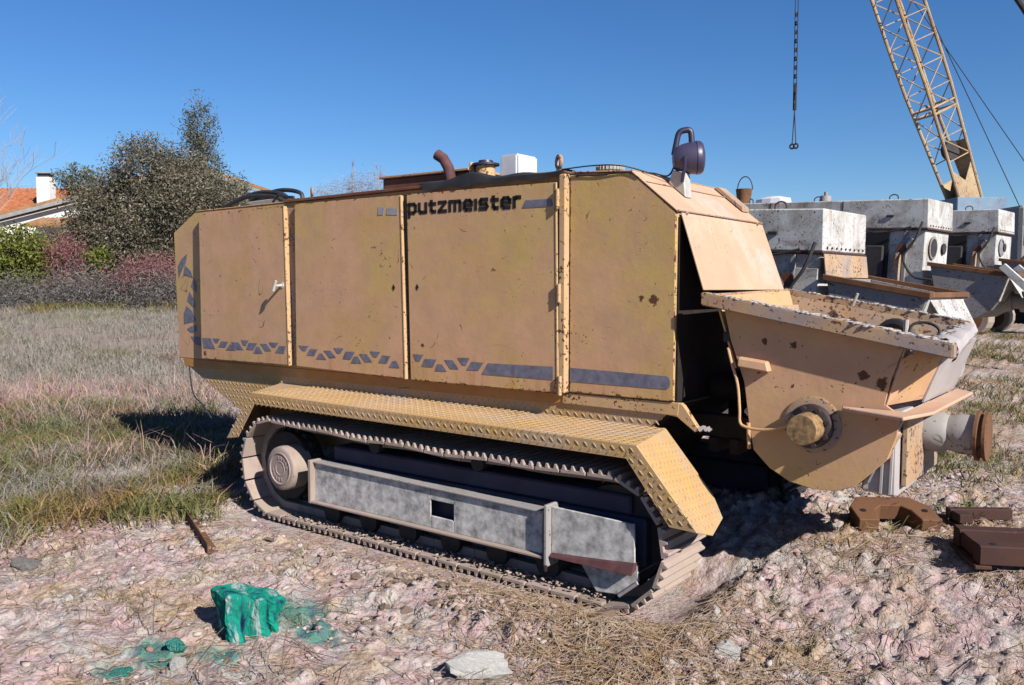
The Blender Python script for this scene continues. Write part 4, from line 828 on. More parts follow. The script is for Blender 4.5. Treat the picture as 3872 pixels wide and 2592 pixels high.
B().plate([chord(0, -1, -1), chord(0, 1, -1), chord(1.05, 1, -1), chord(.75, .3, -1), chord(.62, 0, -1), chord(.75, -.3, -1), chord(1.05, -1, -1)], .03).build('boom_foot', 'crane_yellow', crane)
B().plate([chord(0, 1, -1), chord(0, 1, 1), chord(1.6, 1, 1), chord(1.6, 1, -1)], .03).build('boom_foot', 'crane_yellow', crane)
B().plate([chord(0, -1, 1), chord(0, 1, 1), chord(.7, 1, 1), chord(.7, -1, 1)], .03).build('boom_foot', 'crane_yellow', crane)
c0 = cw(base_c + ax * 1.45 + wv * .05); dq = cw(base_c + ax * 1.45 + wv * .05 + dv * .25) - c0
B().cyl(c0 - dq * .3, c0 + dq * .3, .24, None, 20).build('boom_winch', 'dark_iron', crane, 0, 1, True)
# upper works: deck, cab, gantry, undercarriage
def obox(X0, X1, F0, F1, z0, z1): return B().hexa([W3(X0, F0, z0), W3(X1, F0, z0), W3(X1, F1, z0), W3(X0, F1, z0)], [W3(X0, F0, z1), W3(X1, F0, z1), W3(X1, F1, z1), W3(X0, F1, z1)])
obox(11.05, 12.3, 21.3, 23.4, 3.30, 3.86).build('deck_front', 'blue_deck', crane, .02)
obox(12.31, 15.9, 21.3, 23.6, 2.2, 3.60).build('engine_house', 'crane_yellow', crane, .03)
obox(10.9, 12.3, 20.6, 23.4, 2.2, 3.28).build('cab', 'crane_yellow', crane, .04)
obox(11.0, 12.1, 20.585, 20.599, 2.6, 3.15).build('cab_window', 'glass', crane)
obox(10.2, 15.6, 20.6, 21.5, .75, 1.75).build('crawler', 'dark_iron', crane, .1)
obox(10.2, 15.6, 23.2, 24.1, .75, 1.75).build('crawler', 'dark_iron', crane, .1)
obox(11.2, 14.6, 21.5, 23.2, 1.3, 2.2).build('turntable', 'dark_iron', crane, .05)
g0 = W3(16.2, 22.4, 4.6)
for a in ((13.2, 21.6), (13.2, 23.0), (15.7, 21.6), (15.7, 23.0)): B().tube([W3(a[0], a[1], 3.55), g0], .05, 8).build('gantry', 'crane_yellow', crane)
for sA, en in ((10.0, (13.35, 22.4, 3.55)), (6.4, (14.3, 22.3, 3.5))):
    B().tube([chord(sA, 1, 1), W3(*en)], .012, 5).build('pendant_rope', 'cable', crane)
B().tube([chord(Lb, 0, 0), g0], .014, 5).build('pendant_rope', 'cable', crane)
B().tube([g0 + (chord(Lb, 0, 0) - g0) * .28, g0 + (chord(Lb, 0, 0) - g0) * .34, g0 + (chord(Lb, 0, 0) - g0) * .42], .07, 8).build('pendant_link', 'dark_iron', crane)
hr = chord(Lb, 0, 0); hx, hy = fx(6.87, 21.0); hb_ = Vector((hx, hy, 5.02)); hr = Vector((hx, hy, hr.z))
for dx_ in (-.035, .035): B().tube([hr + Vector((dx_, 0, 0)), hb_ + Vector((dx_, 0, .9))], .011, 5).build('hoist_rope', 'cable', crane)
for k in range(11):
    z = 8.2 - k * .21; B().torus((hx, hy, z), (1, k % 2, 0), .045, .016, 10, 5).build('chain_link', 'dark_iron', crane)
for dx_ in (-.05, .04): B().tube([hb_ + Vector((0, 0, .9)), hb_ + Vector((dx_, .02, .1))], .014, 6).build('sling', 'cable', crane)
for dx_ in (-.05, .04): B().torus(hb_ + Vector((dx_, .02, .04)), (0, 1, 0), .055, .022, 12, 6).build('sling_hook', 'dark_iron', crane, 0, 1, True)
B().tube([hb_ + Vector((0, 0, .9)), hb_ + Vector((.02, 0, 1.5))], .035, 8).build('hook_block', 'dark_iron', crane, 0, 1, True)
B().torus(g0 + (hb_ - hb_), (0, 1, 0), .2, .06, 16, 6).build('sheave', 'dark_iron', crane, 0, 1, True)
# truck cab at the far right edge
tk = empty('parked_truck', W3(11.75, 19.0, .78), 'dark truck with a small blue plate at the right edge behind the white pumps', 'truck')
obox(11.15, 13.2, 18.8, 20.6, 1.5, 3.42).build('cab', 'white_dark', tk, .06)
obox(11.25, 11.95, 18.785, 18.799, 2.55, 3.3).build('window', 'glass', tk)
obox(11.25, 11.55, 18.77, 18.784, 3.0, 3.3).build('blue_plate', 'blue_sign', tk)
obox(11.15, 16.5, 18.9, 20.5, 1.2, 1.49).build('frame', 'dark_iron', tk, .02)
for X in (11.9, 15.5):
    for F_ in (18.85, 20.25): B().cyl(W3(X, F_, 1.22), W3(X, F_ + .28, 1.22), .46, None, 24).build('wheel', 'rubber', tk, 0, 1, True)
tt = tag(B().tube(arc([(-.18, 0, 0), (-.22, 0, .30), (0, 0, .46), (.2, 0, .28), (.22, 0, 0)]), .028, 8).build('rusty_hoop', 'rust', None, 0, 1, True), 'rusty hoop sticking up out of the farthest white pump hopper', 'hoop')
tt.location = on(w3, (.55, .4, 1.075))

# ------------------------------------------------------------------ house
house = empty('house', W3(-18, 46, .45), 'white house with low gabled roof and chimney behind the trees', 'house')
def hp(X, F, z): return W3(X, F, z)
def quad(parent, name, mat, pts, t=.12): return B().plate([hp(*p) for p in pts], -t).build(name, mat, parent)
AP = (-16.9, 8.05); LFt = (-28.5, 5.15); RT = (-9.5, 5.55)
B().hexa([hp(LFt[0] + .6, 46, .2), hp(RT[0] - .6, 46, .2), hp(RT[0] - .6, 46.3, .2), hp(LFt[0] + .6, 46.3, .2)], [hp(LFt[0] + .6, 46, 5.1), hp(RT[0] - .6, 46, 5.1), hp(RT[0] - .6, 46.3, 5.1), hp(LFt[0] + .6, 46.3, 5.1)]).build('wall', 'wall_white', house)
B().add([hp(LFt[0] + .6, 46, 5.1), hp(RT[0] - .6, 46, 5.1), hp(AP[0], 46, 7.85), hp(LFt[0] + .6, 46.3, 5.1), hp(RT[0] - .6, 46.3, 5.1), hp(AP[0], 46.3, 7.85)], [(0, 1, 2), (5, 4, 3), (0, 2, 5, 3), (1, 4, 5, 2)]).build('gable', 'wall_white', house)
for (a, b) in ((LFt, AP), (AP, RT)):
    rf_ = B().hexa([hp(a[0], 45.6, a[1]), hp(b[0], 45.6, b[1]), hp(b[0], 54, b[1]), hp(a[0], 54, a[1])], [hp(a[0], 45.6, a[1] + .16), hp(b[0], 45.6, b[1] + .16), hp(b[0], 54, b[1] + .16), hp(a[0], 54, a[1] + .16)]).build('roof', 'roof_tile_old', house)
    B().hexa([hp(a[0], 45.5, a[1] - .22), hp(b[0], 45.5, b[1] - .22), hp(b[0], 45.59, b[1] - .22), hp(a[0], 45.59, a[1] - .22)], [hp(a[0], 45.5, a[1] - .02), hp(b[0], 45.5, b[1] - .02), hp(b[0], 45.59, b[1] - .02), hp(a[0], 45.59, a[1] - .02)]).build('verge_board', 'mid_grey', house)
# rear wing with tiled slope facing the viewer, tile rows as ridges
wing = B().hexa([hp(-36, 49.2, 5.6), hp(-22.2, 49.2, 5.6), hp(-22.2, 54, 7.62), hp(-36, 54, 7.62)], [hp(-36, 49.2, 5.76), hp(-22.2, 49.2, 5.76), hp(-22.2, 54, 7.78), hp(-36, 54, 7.78)]).build('wing_roof', 'roof_tile', house)
tm = B()
for X in np.arange(-35.9, -22.2, .26): tm.tube([hp(X, 49.15, 5.80), hp(X, 54, 7.84)], .085, 6)
tag(tm.build('roof_tiles', 'roof_tile', house), kind='stuff')
B().hexa([hp(-36, 49.6, .2), hp(-22.5, 49.6, .2), hp(-22.5, 53, .2), hp(-36, 53, .2)], [hp(-36, 49.6, 5.65), hp(-22.5, 49.6, 5.65), hp(-22.5, 53, 5.65), hp(-36, 53, 5.65)]).build('wing_wall', 'wall_white', house)
chm = B().hexa([hp(-27.8, 50.2, 6.0), hp(-27.05, 50.2, 6.0), hp(-27.05, 50.9, 6.0), hp(-27.8, 50.9, 6.0)], [hp(-27.8, 50.2, 8.1), hp(-27.05, 50.2, 8.1), hp(-27.05, 50.9, 8.1), hp(-27.8, 50.9, 8.1)]).build('chimney', 'wall_white', house)
B().hexa([hp(-27.75, 50.25, 8.101), hp(-27.1, 50.25, 8.101), hp(-27.1, 50.85, 8.101), hp(-27.75, 50.85, 8.101)], [hp(-27.75, 50.25, 8.3), hp(-27.1, 50.25, 8.3), hp(-27.1, 50.85, 8.3), hp(-27.75, 50.85, 8.3)]).build('chimney_pot', 'dark_iron', chm)
B().hexa([hp(-27.85, 50.15, 8.301), hp(-27.0, 50.15, 8.301), hp(-27.0, 50.95, 8.301), hp(-27.85, 50.95, 8.301)], [hp(-27.85, 50.15, 8.36), hp(-27.0, 50.15, 8.36), hp(-27.0, 50.95, 8.36), hp(-27.85, 50.95, 8.36)]).build('chimney_cap', 'mid_grey', chm)
# porch roof in front with a row of tile ends
pr_ = B().hexa([hp(-25.2, 44.2, 4.75), hp(-18.0, 44.2, 4.75), hp(-18.0, 46, 5.2), hp(-25.2, 46, 5.2)], [hp(-25.2, 44.2, 4.85), hp(-18.0, 44.2, 4.85), hp(-18.0, 46, 5.3), hp(-25.2, 46, 5.3)]).build('porch_roof', 'roof_tile_old', house)
tm = B()
for X in np.arange(-25.1, -18, .24): tm.tube([hp(X, 44.15, 4.87), hp(X, 46, 5.33)], .09, 6)
tag(tm.build('roof_tiles', 'roof_tile_old', house), kind='stuff')

# ------------------------------------------------------------------ trees and shrubs
def quads_from(C, A, Bv):
    n = len(C); V = np.empty((n, 4, 3)); V[:, 0] = C - A; V[:, 1] = C - Bv; V[:, 2] = C + A; V[:, 3] = C + Bv
    return V.reshape(-1, 3), np.arange(n * 4).reshape(-1, 4)
def rdir(n):
    d = RNG.normal(size=(n, 3)); return d / np.linalg.norm(d, axis=1, keepdims=True)
def crown_pts(ell, n, clump, cl_r, shell=.55):
    out = []
    tot = sum(e[3] * e[4] * e[5] for e in ell)
    for (cx, cy, cz, rx, ry, rz) in ell:
        k = max(8, int(n / clump * (rx * ry * rz) / tot))
        d = rdir(k); r = (RNG.random(k) * (1 - shell ** 3) + shell ** 3) ** (1 / 3); r *= .80 + .20 * RNG.random(k)
        c = np.array([cx, cy, cz]) + d * r[:, None] * np.array([rx, ry, rz])
        p = np.repeat(c, clump, 0) + np.clip(RNG.normal(size=(k * clump, 3)), -1.7, 1.7) * cl_r * (np.repeat(.6 + .8 * RNG.random(k), clump)[:, None])
        out.append(p)
    return np.concatenate(out)
def leaves(name, P, size, asp, mat, parent, loc, upright=0.0):
    n = len(P); d = rdir(n); d[:, 2] = d[:, 2] * (1 - upright) + upright * np.abs(d[:, 2]) ; d /= np.linalg.norm(d, axis=1, keepdims=True)
    e = np.cross(d, rdir(n)); e /= np.linalg.norm(e, axis=1, keepdims=True)
    s = size * (.6 + .8 * RNG.random(n))[:, None]
    V, F_ = quads_from(P - np.array(loc), d * s, e * s * asp)
    return link(name, np_mesh(name, V, F_), mat, parent)
def branchy(m, p, d, L, r, depth, spread=.5, bend=.15, nb=3, upb=.25, minr=.004, sides=6):
    pts = [p]; q = p.copy(); dd = d.copy()
    for k in range(4):
        dd = (dd + Vector((random.gauss(0, bend), random.gauss(0, bend), random.gauss(0, bend) + upb * .2))).normalized(); q = q + dd * L / 4; pts.append(q.copy())
    m.tube(pts, r, sides if depth > 1 else 4, max(minr, r * .55))
    if depth <= 0: return
    for k in range(nb):
        i = random.randint(1, 4); b = Vector((random.gauss(0, 1), random.gauss(0, 1), random.gauss(0, .6) + upb)).normalized()
        nd_ = (dd * (1 - spread) + b * spread).normalized()
        branchy(m, pts[i], nd_, L * random.uniform(.5, .75), max(minr, r * .5), depth - 1, spread, bend, nb, upb, minr, sides)
def tree(name, label, cat, X, F, ell, nleaf, size, asp, mat, group, clump=14, cl_r=.16, trunk_r=.12, bark='bark', upright=0.0, shell=.55):
    size *= .80; nleaf = int(nleaf * 1.7); clump = int(clump * 2.6); cl_r *= 1.05; shell = min(shell, .35)
    f = 1.15 if F > 26 else 1.36
    zo = .42; X *= f; F *= f; x, y = fx(X, F); z = float(hgt(np.array([x]), np.array([y]))[0]); size *= f; cl_r *= f
    ell = [(e[0] * f, 1.6 + (zo + e[1] - 1.6) * f - z, e[2] * f, e[3] * f, e[4] * f) for e in ell]
    t = empty(name, (x, y, z), label, cat, group)
    E_ = []
    for (ex, ez, er, ezr, ef) in ell:
        a, b = fx(X + ex, F + ef); E_.append((a, b, z + ez, er, er, ezr))
    m = B(); base = Vector((x, y, z - .1))
    m2 = Vector((x + random.uniform(-.1, .1), y, z + max(.5, min(e[2] for e in E_) - z - .2)))
    m.tube(arc([base, base.lerp(m2, .5) + Vector((.05, 0, 0)), m2], 4), trunk_r, 8, trunk_r * .75)
    for e in E_:
        c = Vector(e[:3]); mid = m2.lerp(c, .5) + Vector((random.gauss(0, .15), random.gauss(0, .15), .1))
        m.tube(arc([m2, mid, c], 4), trunk_r * .6, 6, trunk_r * .25)
        for k in range(5):
            dd = Vector((random.gauss(0, 1), random.gauss(0, 1), random.gauss(.3, .7))).normalized()
            m.tube([mid.lerp(c, random.random()), c + Vector((dd.x * e[3], dd.y * e[4], dd.z * e[5])) * .8], trunk_r * .22, 5, .008)
    m.build('trunk', bark, t, 0, 1, True)
    leaves('crown', crown_pts(E_, nleaf, clump, cl_r, shell), size, asp, mat, t, (x, y, z), upright)
    return t
G1 = 'evergreen trees along the far edge of the field'
tree('olive_tree', 'small round grey olive crown standing left of the big trees before the roof', 'tree', -14.9, 32, [(-1.2, 5.1, .85, .72, 0), (-.4, 4.4, .7, .6, .3), (.3, 3.5, .9, .8, 0), (.2, 2.3, 1.0, .9, 0)], 8000, .075, .30, 'olive_leaf', G1, 12, .14)
tree('evergreen_tree', 'broad dense grey-green tree, widest in the hedge', 'tree', -11.9, 28, [(0, 4.9, 1.2, 1.3, 0), (-1.1, 3.9, 1.2, 1.3, .2), (1.1, 4.4, 1.2, 1.5, .1), (.2, 2.6, 1.7, 1.6, -.2), (-1.2, 1.9, 1.2, 1.4, 0), (1.4, 2.2, 1.2, 1.6, -.1)], 42000, .068, .32, 'grey_leaf', G1, 14, .17, .16)
tree('evergreen_tree', 'lower grey-green tree filling the gap under the small olive crown', 'tree', -13.7, 28, [(0, 3.4, 1.0, 1.1, 0), (-.4, 2.2, 1.2, 1.2, 0), (.6, 2.4, 1.1, 1.2, 0)], 15000, .068, .32, 'grey_leaf', G1, 14, .16)
tree('evergreen_tree', 'tall narrow tree top rising highest above the hedge', 'tree', -11.45, 31.5, [(0, 6.9, .62, 1.2, 0), (.12, 5.5, .75, 1.1, 0), (-.25, 4.4, 1.1, 1.2, 0), (-.9, 5.3, .8, .7, 0), (.5, 3.2, 1.1, 1.2, 0)], 15000, .072, .32, 'olive_leaf', G1, 14, .15)
tree('evergreen_tree', 'dark tree just left of the tan machine, behind the brambles', 'tree', -10.2, 27, [(0, 3.8, 1.2, 1.2, 0), (.7, 2.5, 1.3, 1.4, 0), (-.6, 1.7, 1.2, 1.3, 0), (1.2, 3.9, .8, .8, 0)], 22000, .066, .32, 'grey_leaf', G1, 14, .16)
tree('evergreen_tree', 'small tuft of grey foliage showing over the hoses', 'tree', -9.6, 30, [(0, 4.2, .7, .9, 0), (.5, 3.3, .9, .9, 0), (0, 2.2, 1.1, 1.1, 0)], 9000, .07, .32, 'olive_leaf', G1, 14, .15)
G2 = 'shrubs at the foot of the hedge'
tree('green_shrub', 'yellowish green leafy bush at the left edge of the photo', 'shrub', -12.9, 22.5, [(0, 2.0, 1.05, .8, 0), (-.8, 1.5, .9, .9, 0), (.35, 1.2, .9, .8, 0), (-.3, .7, 1.1, .6, 0)], 15000, .060, .42, 'green_leaf', G2, 14, .13, .05)
tree('green_shrub', 'small yellowish green bush between the bramble patches', 'shrub', -10.85, 23, [(0, 1.9, .55, .45, 0), (.35, 1.45, .4, .4, 0), (.1, .95, .55, .5, 0)], 6000, .055, .42, 'green_leaf', G2, 14, .11, .04)
tree('bramble', 'reddish brown bramble left of the small green bush', 'bramble', -11.75, 22.6, [(0, 1.9, .55, .7, 0), (.1, 1.1, .7, .7, 0)], 6000, .065, .16, 'bramble', G2, 10, .16, .03, shell=.2)
tree('bramble', 'reddish brown bramble beside the left end of the tan machine', 'bramble', -9.0, 21.5, [(0, 1.4, .95, .55, 0), (-.9, 1.15, .7, .5, 0), (.7, .9, .7, .5, 0)], 9000, .062, .16, 'bramble', G2, 10, .15, .03, shell=.2)
for k, (X, F_, w, h) in enumerate(((-12.3, 21.3, 1.0, .8), (-10.9, 21.2, 1.1, 1.0), (-9.7, 21.0, 1.1, .95), (-8.5, 20.8, 1.0, .9), (-13.8, 22.0, 1.1, .9))):
    tree('grey_scrub', ['low grey twiggy scrub under the yellowish green bush', 'low grey twiggy scrub under the small green bush', 'low grey twiggy scrub at the middle of the hedge foot', 'low grey twiggy scrub touching the tan machine outline', 'low grey twiggy scrub at the left photo edge'][k], 'shrub', X, F_,
         [(0, h, w * .8, h * .8, 0), (.5, h * .7, w * .7, h * .6, 0), (-.5, h * .7, w * .7, h * .6, 0)], 8000, .065, .14, 'scrub', G2, 9, .17, .03, shell=.2)
tree('bare_bush_top', 'pale leafless bush top showing above the machine roof between the hoses and the hatch', 'tree', -9.75, 52, [(-1.0, 6.4, 1.5, 1.5, 0), (.9, 6.9, 1.6, 1.5, 0), (0, 5.4, 2.0, 1.5, 0)], 9000, .16, .05, 'pale_twig', 'leafless trees', 8, .25, .06, 'bark_pale', .6, .2)
# bare trees
def bare(name, label, X, F, H_, lean, r, seed, bark, depth=4, nb=4):
    random.seed(seed); x, y = fx(X, F); z = hz(x, y)
    t = empty(name, (x, y, z), label, 'tree', 'leafless trees')
    m = B(); p = Vector((x, y, z - .1)); q = p.copy(); pts = [p.copy()]; d = Vector((lean * CY, lean * SY, 1)).normalized()
    for k in range(8):
        d = (d + Vector((random.gauss(0, .03), random.gauss(0, .03), 0))).normalized(); q = q + d * H_ / 8; pts.append(q.copy())
    m.tube(pts, r, 8, r * .18); m.build('trunk', bark, t, 0, 1, True)
    m = B()
    for k in range(22):
        f_ = random.uniform(.25, 1); i = min(7, int(f_ * 8)); s = pts[i].lerp(pts[i + 1], f_ * 8 - i); a = random.uniform(0, 6.28)
        branchy(m, s, Vector((math.cos(a) * .6, math.sin(a) * .6, 1)).normalized(), H_ * .17 * (1.25 - f_), r * .26 * (1.2 - f_), 2, .45, .12, nb, .35, .006, 5)
    tag(m.build('branches', bark, t), kind='stuff'); return t
bare('bare_tree', 'tall leafless pale tree at the left edge rising out of the photo top', -20.5, 34, 13.0, .05, .065, 5, 'bark_pale')
bare('bare_tree', 'leafless pale tree behind the machine roof, far off', -11.5, 60, 9.6, .0, .12, 9, 'bark_pale', 3)
bare('bare_tree', 'second leafless pale tree behind the machine roof, right of the first', -9.9, 62, 9.5, .04, .12, 14, 'bark_pale', 3)
random.seed(3)

# ------------------------------------------------------------------ grass, straw, twigs (uncountable)
def camxy(x, y): dx = x - CAMX; dy = y - CAMY; return CY * dx + SY * dy, -SY * dx + CY * dy
def clear(x, y): # keep clear of the machine and the big litter
    mch = (x > -3.18) & (x < .34) & (y > -.03) & (y < 2.05)
    return ~mch
def blades(name, x, y, h, w, lean, mat, label, cat, curl=.5):
    k = clear(x, y); x, y, h = x[k], y[k], h[k]; n = len(x); z = hgt(x, y) - .005
    a = RNG.random(n) * 6.283; l = lean * (.3 + RNG.random(n)); dx, dy = np.cos(a) * l, np.sin(a) * l
    b = RNG.random(n) * 6.283; wx, wy = np.cos(b) * w, np.sin(b) * w
    P0 = np.stack([x, y, z], -1); P1 = P0 + np.stack([dx * h * .45, dy * h * .45, h * .58], -1); P2 = P0 + np.stack([dx * h * (1 + curl), dy * h * (1 + curl), h * (1 - .25 * l)], -1)
    Wv = np.stack([wx, wy, 0 * wx], -1)
    V = np.stack([P0 - Wv, P0 + Wv, P1 + Wv * .75, P1 - Wv * .75, P2 + Wv * .15, P2 - Wv * .15], 1).reshape(-1, 3)
    i = np.arange(n)[:, None] * 6; Fq_ = np.concatenate([i + np.array([[0, 1, 2, 3]]), i + np.array([[3, 2, 4, 5]])], 0)
    o = link(name, np_mesh(name, V, Fq_), mat); return tag(o, label, cat, kind='stuff')
def scatter(n, X0, X1, F0, F1, dens=None, pw=1.0):
    X = RNG.uniform(X0, X1, n); F = F0 + (F1 - F0) * RNG.random(n) ** pw
    x = CAMX + CY * X - SY * F; y = CAMY + SY * X + CY * F
    if dens is not None:
        k = RNG.random(n) < dens(x, y, X, F); return x[k], y[k]
    return x, y
def tufts(x, y, per, r):
    n = len(x); x = np.repeat(x, per) + RNG.normal(size=n * per) * r; y = np.repeat(y, per) + RNG.normal(size=n * per) * r; return x, y
# dry field
x, y = scatter(15000, -20, -.5, 9.2, 31, lambda x, y, X, F: ss((fbm(x * .5, y * .5, 31, 3) - .25) / .3) * ((X < -1.2 - (F - 9) * .28) | (F > 12)), 1.5)
x, y = tufts(x, y, 9, .10); blades('dry_field_grass', x, y, .05 + .17 * RNG.random(len(x)), .0065, .6, 'dry_grass', 'tall dry grey grass covering the field left of the machine', 'grass')
x, y = scatter(7500, -7.5, -.9, 4.6, 10.5, lambda x, y, X, F: ss((fbm(x * 2.0, y * 2.0, 33, 3) - .38) / .16) * ss((F - (4.9 + (X + 3.0) * 1.3)) / .7) * (X < -1.2))
x, y = tufts(x, y, 8, .06); blades('dry_near_grass', x, y, .04 + .17 * RNG.random(len(x)) ** 1.5, .0042, .9, 'dry_grass', 'dry grey grass in loose tufts beside the machine shadow', 'grass')
x, y = scatter(8000, -6.5, -.9, 4.3, 9.0, lambda x, y, X, F: ss((fbm(x * 2.3 + 7, y * 2.3, 35, 3) - .40) / .12) * ss((F - (4.7 + (X + 3.0) * 1.3)) / .6) * (X < -1.0))
x, y = tufts(x, y, 9, .05); blades('green_grass', x, y, .04 + .12 * RNG.random(len(x)), .004, .9, 'green_grass', 'green and yellow grass patches left of the track', 'grass')
x, y = scatter(6500, 1.2, 9, 4.4, 16, lambda x, y, X, F: ss((fbm(x * 1.3 + 3, y * 1.3, 41, 4) - .42) / .10) * ss((X - .36 * F + .2) / .8))
x, y = tufts(x, y, 8, .06); blades('green_right_grass', x, y, .03 + .10 * RNG.random(len(x)), .0048, .9, 'green_grass', 'low green grass scattered right of the hopper', 'grass')
x, y = scatter(900, -3.5, 3.5, 2.7, 5.2, lambda x, y, X, F: ss((fbm(x * 2 + 3, y * 2, 43, 3) - .47) / .1))
x, y = tufts(x, y, 7, .03); blades('sparse_grass', x, y, .02 + .06 * RNG.random(len(x)), .0022, .9, 'green_grass', 'thin sparse blades growing through the bare soil in front', 'grass')
x, y = scatter(1500, -19, -8, 26.0, 29.5, lambda x, y, X, F: ss((fbm(x * .5 + 3, y * .5, 47, 3) - .40) / .12))
x, y = tufts(x, y, 9, .12); blades('hedge_foot_grass', x, y, .10 + .30 * RNG.random(len(x)), .012, .6, 'green_grass', 'greenish grass tufts along the foot of the hedge', 'grass')
x, y = scatter(700, -9, -2.2, 6.5, 13, lambda x, y, X, F: ss((fbm(x * .9 + 11, y * .9, 67, 3) - .42) / .10) * (X < -.34 * F))
x, y = tufts(x, y, 14, .07); blades('tall_weeds', x, y, .12 + .30 * RNG.random(len(x)) ** 1.4, .0040, .7, 'mauve_weed', 'taller reddish dead weed stems standing in the grass on the left', 'weeds')
x, y = scatter(2200, -8, -1.8, 5.0, 11, lambda x, y, X, F: ss((fbm(x * 1.4 + 21, y * 1.4, 69, 3) - .42) / .10) * (X < -.34 * F))
x, y = tufts(x, y, 16, .08); blades('green_clumps', x, y, .08 + .20 * RNG.random(len(x)) ** 1.4, .0055, .8, 'green_grass', 'greener grass clumps standing in the dry field on the left', 'grass')
# straw and twigs lying about
def litter(name, x, y, ln, w, mat, label, cat, tilt=.12):
    k = clear(x, y); x, y, ln = x[k], y[k], ln[k]; n = len(x); a = RNG.random(n) * 6.283; c, s = np.cos(a), np.sin(a); b = a + RNG.normal(size=n) * .45
    z0 = hgt(x, y) + .004 + .012 * RNG.random(n); x1 = x + c * ln * .5; y1 = y + s * ln * .5; x2 = x1 + np.cos(b) * ln * .5; y2 = y1 + np.sin(b) * ln * .5
    z1 = np.maximum(hgt(x1, y1), 0 * z0 - 1) + .006 + ln * tilt * RNG.random(n); z2 = hgt(x2, y2) + .005 + ln * tilt * RNG.random(n)
    Wv = np.stack([-s * w, c * w, 0 * s], -1); U_ = np.array([0, 0, w * 1.2])
    P = [np.stack(p, -1) for p in ((x, y, z0), (x1, y1, z1), (x2, y2, z2))]
    V = np.stack([P[0] - Wv, P[0] + Wv, P[0] + U_, P[1] - Wv, P[1] + Wv, P[1] + U_, P[2] - Wv * .5, P[2] + Wv * .5, P[2] + U_ * .5], 1).reshape(-1, 3)
    i = np.arange(n)[:, None] * 9; Fq_ = np.concatenate([i + np.array([q_]) for q_ in ([0, 2, 5, 3], [2, 1, 4, 5], [3, 5, 8, 6], [5, 4, 7, 8])], 0)
    return tag(link(name, np_mesh(name, V, Fq_), mat), label, cat, kind='stuff')
x, y = scatter(70000, .2, 7.5, 2.6, 12, lambda x, y, X, F: .12 + .88 * ss((fbm(x * 1.7, y * 1.7, 51, 4) - .43) / .09), 1.4)
litter('straw_litter', x, y, .05 + .18 * RNG.random(len(x)) ** 2, .0017, 'straw', 'straw and dry stalks strewn over the ground on the right', 'straw')
x, y = scatter(17000, -4.5, 1.5, 2.5, 6.5, lambda x, y, X, F: .12 + .88 * ss((fbm(x * 2.1 + 9, y * 2.1, 53, 4) - .45) / .09))
litter('straw_bits', x, y, .04 + .12 * RNG.random(len(x)) ** 2, .0014, 'straw', 'short straw bits scattered over the bare soil in front', 'straw')
x, y = scatter(900, -4.0, 4.0, 2.6, 7); litter('fallen_twigs', x, y, .06 + .24 * RNG.random(len(x)) ** 2, .0024, 'twig', 'thin dark twigs lying on the soil', 'twigs', .2)
x, y = scatter(16000, -6.5, -1.0, 4.4, 9.5, lambda x, y, X, F: ss((fbm(x * 1.2 + 2, y * 1.2, 57, 3) - .36) / .18) * ss((F - (4.2 + (X + 3.0) * 1.3)) / .8))
litter('matted_weeds', x, y, .06 + .16 * RNG.random(len(x)) ** 2, .0022, 'mauve_weed', 'matted mauve and tan dead weeds among the grass on the left', 'weeds', .35)
x = RNG.normal(.25, .55, 4200); y = RNG.normal(-.38, .26, 4200); k = RNG.random(4200) < ss((fbm(x * 3.1, y * 3.1, 81, 4) - .43) / .08); x, y = x[k], y[k]
litter('straw_heap', x, y, .05 + .20 * RNG.random(len(x)) ** 2, .0018, 'straw', 'tangled heap of tan straw below the front of the near track', 'straw', .25)
# standing stalks in the foreground
for k, (X, F_, h) in enumerate(((-1.62, 3.75, .30), (-.93, 3.35, .26), (-.98, 3.3, .20), (-1.18, 3.2, .24))):
    x, y = fx(X, F_); z = hz(x, y); o = B().tube(arc([(x, y, z - .02), (x + .01, y, z + h * .4), (x + .03 * CY, y + .03 * SY, z + h * .8), (x + .07 * CY, y + .07 * SY, z + h)], 4), .0028, 5, .0014).build('dry_stalk', 'bark')
    tag(o, ['thin dead stalk standing alone on the bare soil left of the green block', 'dead stalk right in front of the green-stained stone', 'shorter dead stalk beside the green-stained stone', 'bent dead stalk left of the green-stained stone'][k], 'stalk', 'dead stalks')

# ------------------------------------------------------------------ stones, clods
def rock_mesh(seed, sub=2, rough=.28, flat=.7):
    bm = bmesh.new(); bmesh.ops.create_icosphere(bm, subdivisions=sub, radius=1); rs = np.random.default_rng(seed); 
    pl = rs.normal(size=(9, 3)); pl /= np.linalg.norm(pl, axis=1, keepdims=True); dd = rs.uniform(.45, .85, 9)
    for v in bm.verts:
        p = np.array(v.co)
        for n_, d_ in zip(pl, dd):
            t = p @ n_
            if t > d_: p = p - n_ * (t - d_)
        p = p * (1 + rs.normal() * rough * .16); v.co = (p[0], p[1], p[2] * flat)
    me = bpy.data.meshes.new('rock'); bm.to_mesh(me); bm.free(); return me
RM = [rock_mesh(100 + k, 3, .32) for k in range(6)]
def stone(name, x, y, sx, sy, sz, mat, label, cat, rz=None, k=None, sink=.35, group=None):
    me = RM[random.randrange(6) if k is None else k].copy(); me.materials.append(M[mat]); me.polygons.foreach_set('use_smooth', [False] * len(me.polygons))
    o = bpy.data.objects.new(name, me); col.objects.link(o); o.scale = (sx, sy, sz); o.rotation_euler = (random.uniform(-.2, .2), random.uniform(-.2, .2), random.uniform(0, 6.28) if rz is None else rz)
    o.location = (x, y, hz(x, y) + sz * .7 * (1 - 2 * sink)); return tag(o, label, cat, group)
stone('pale_stone', -.16, -.93, .19, .095, .075, 'stone_pale', 'big flat white stone at the bottom edge below the track', 'stone', R(40), 1, .25)
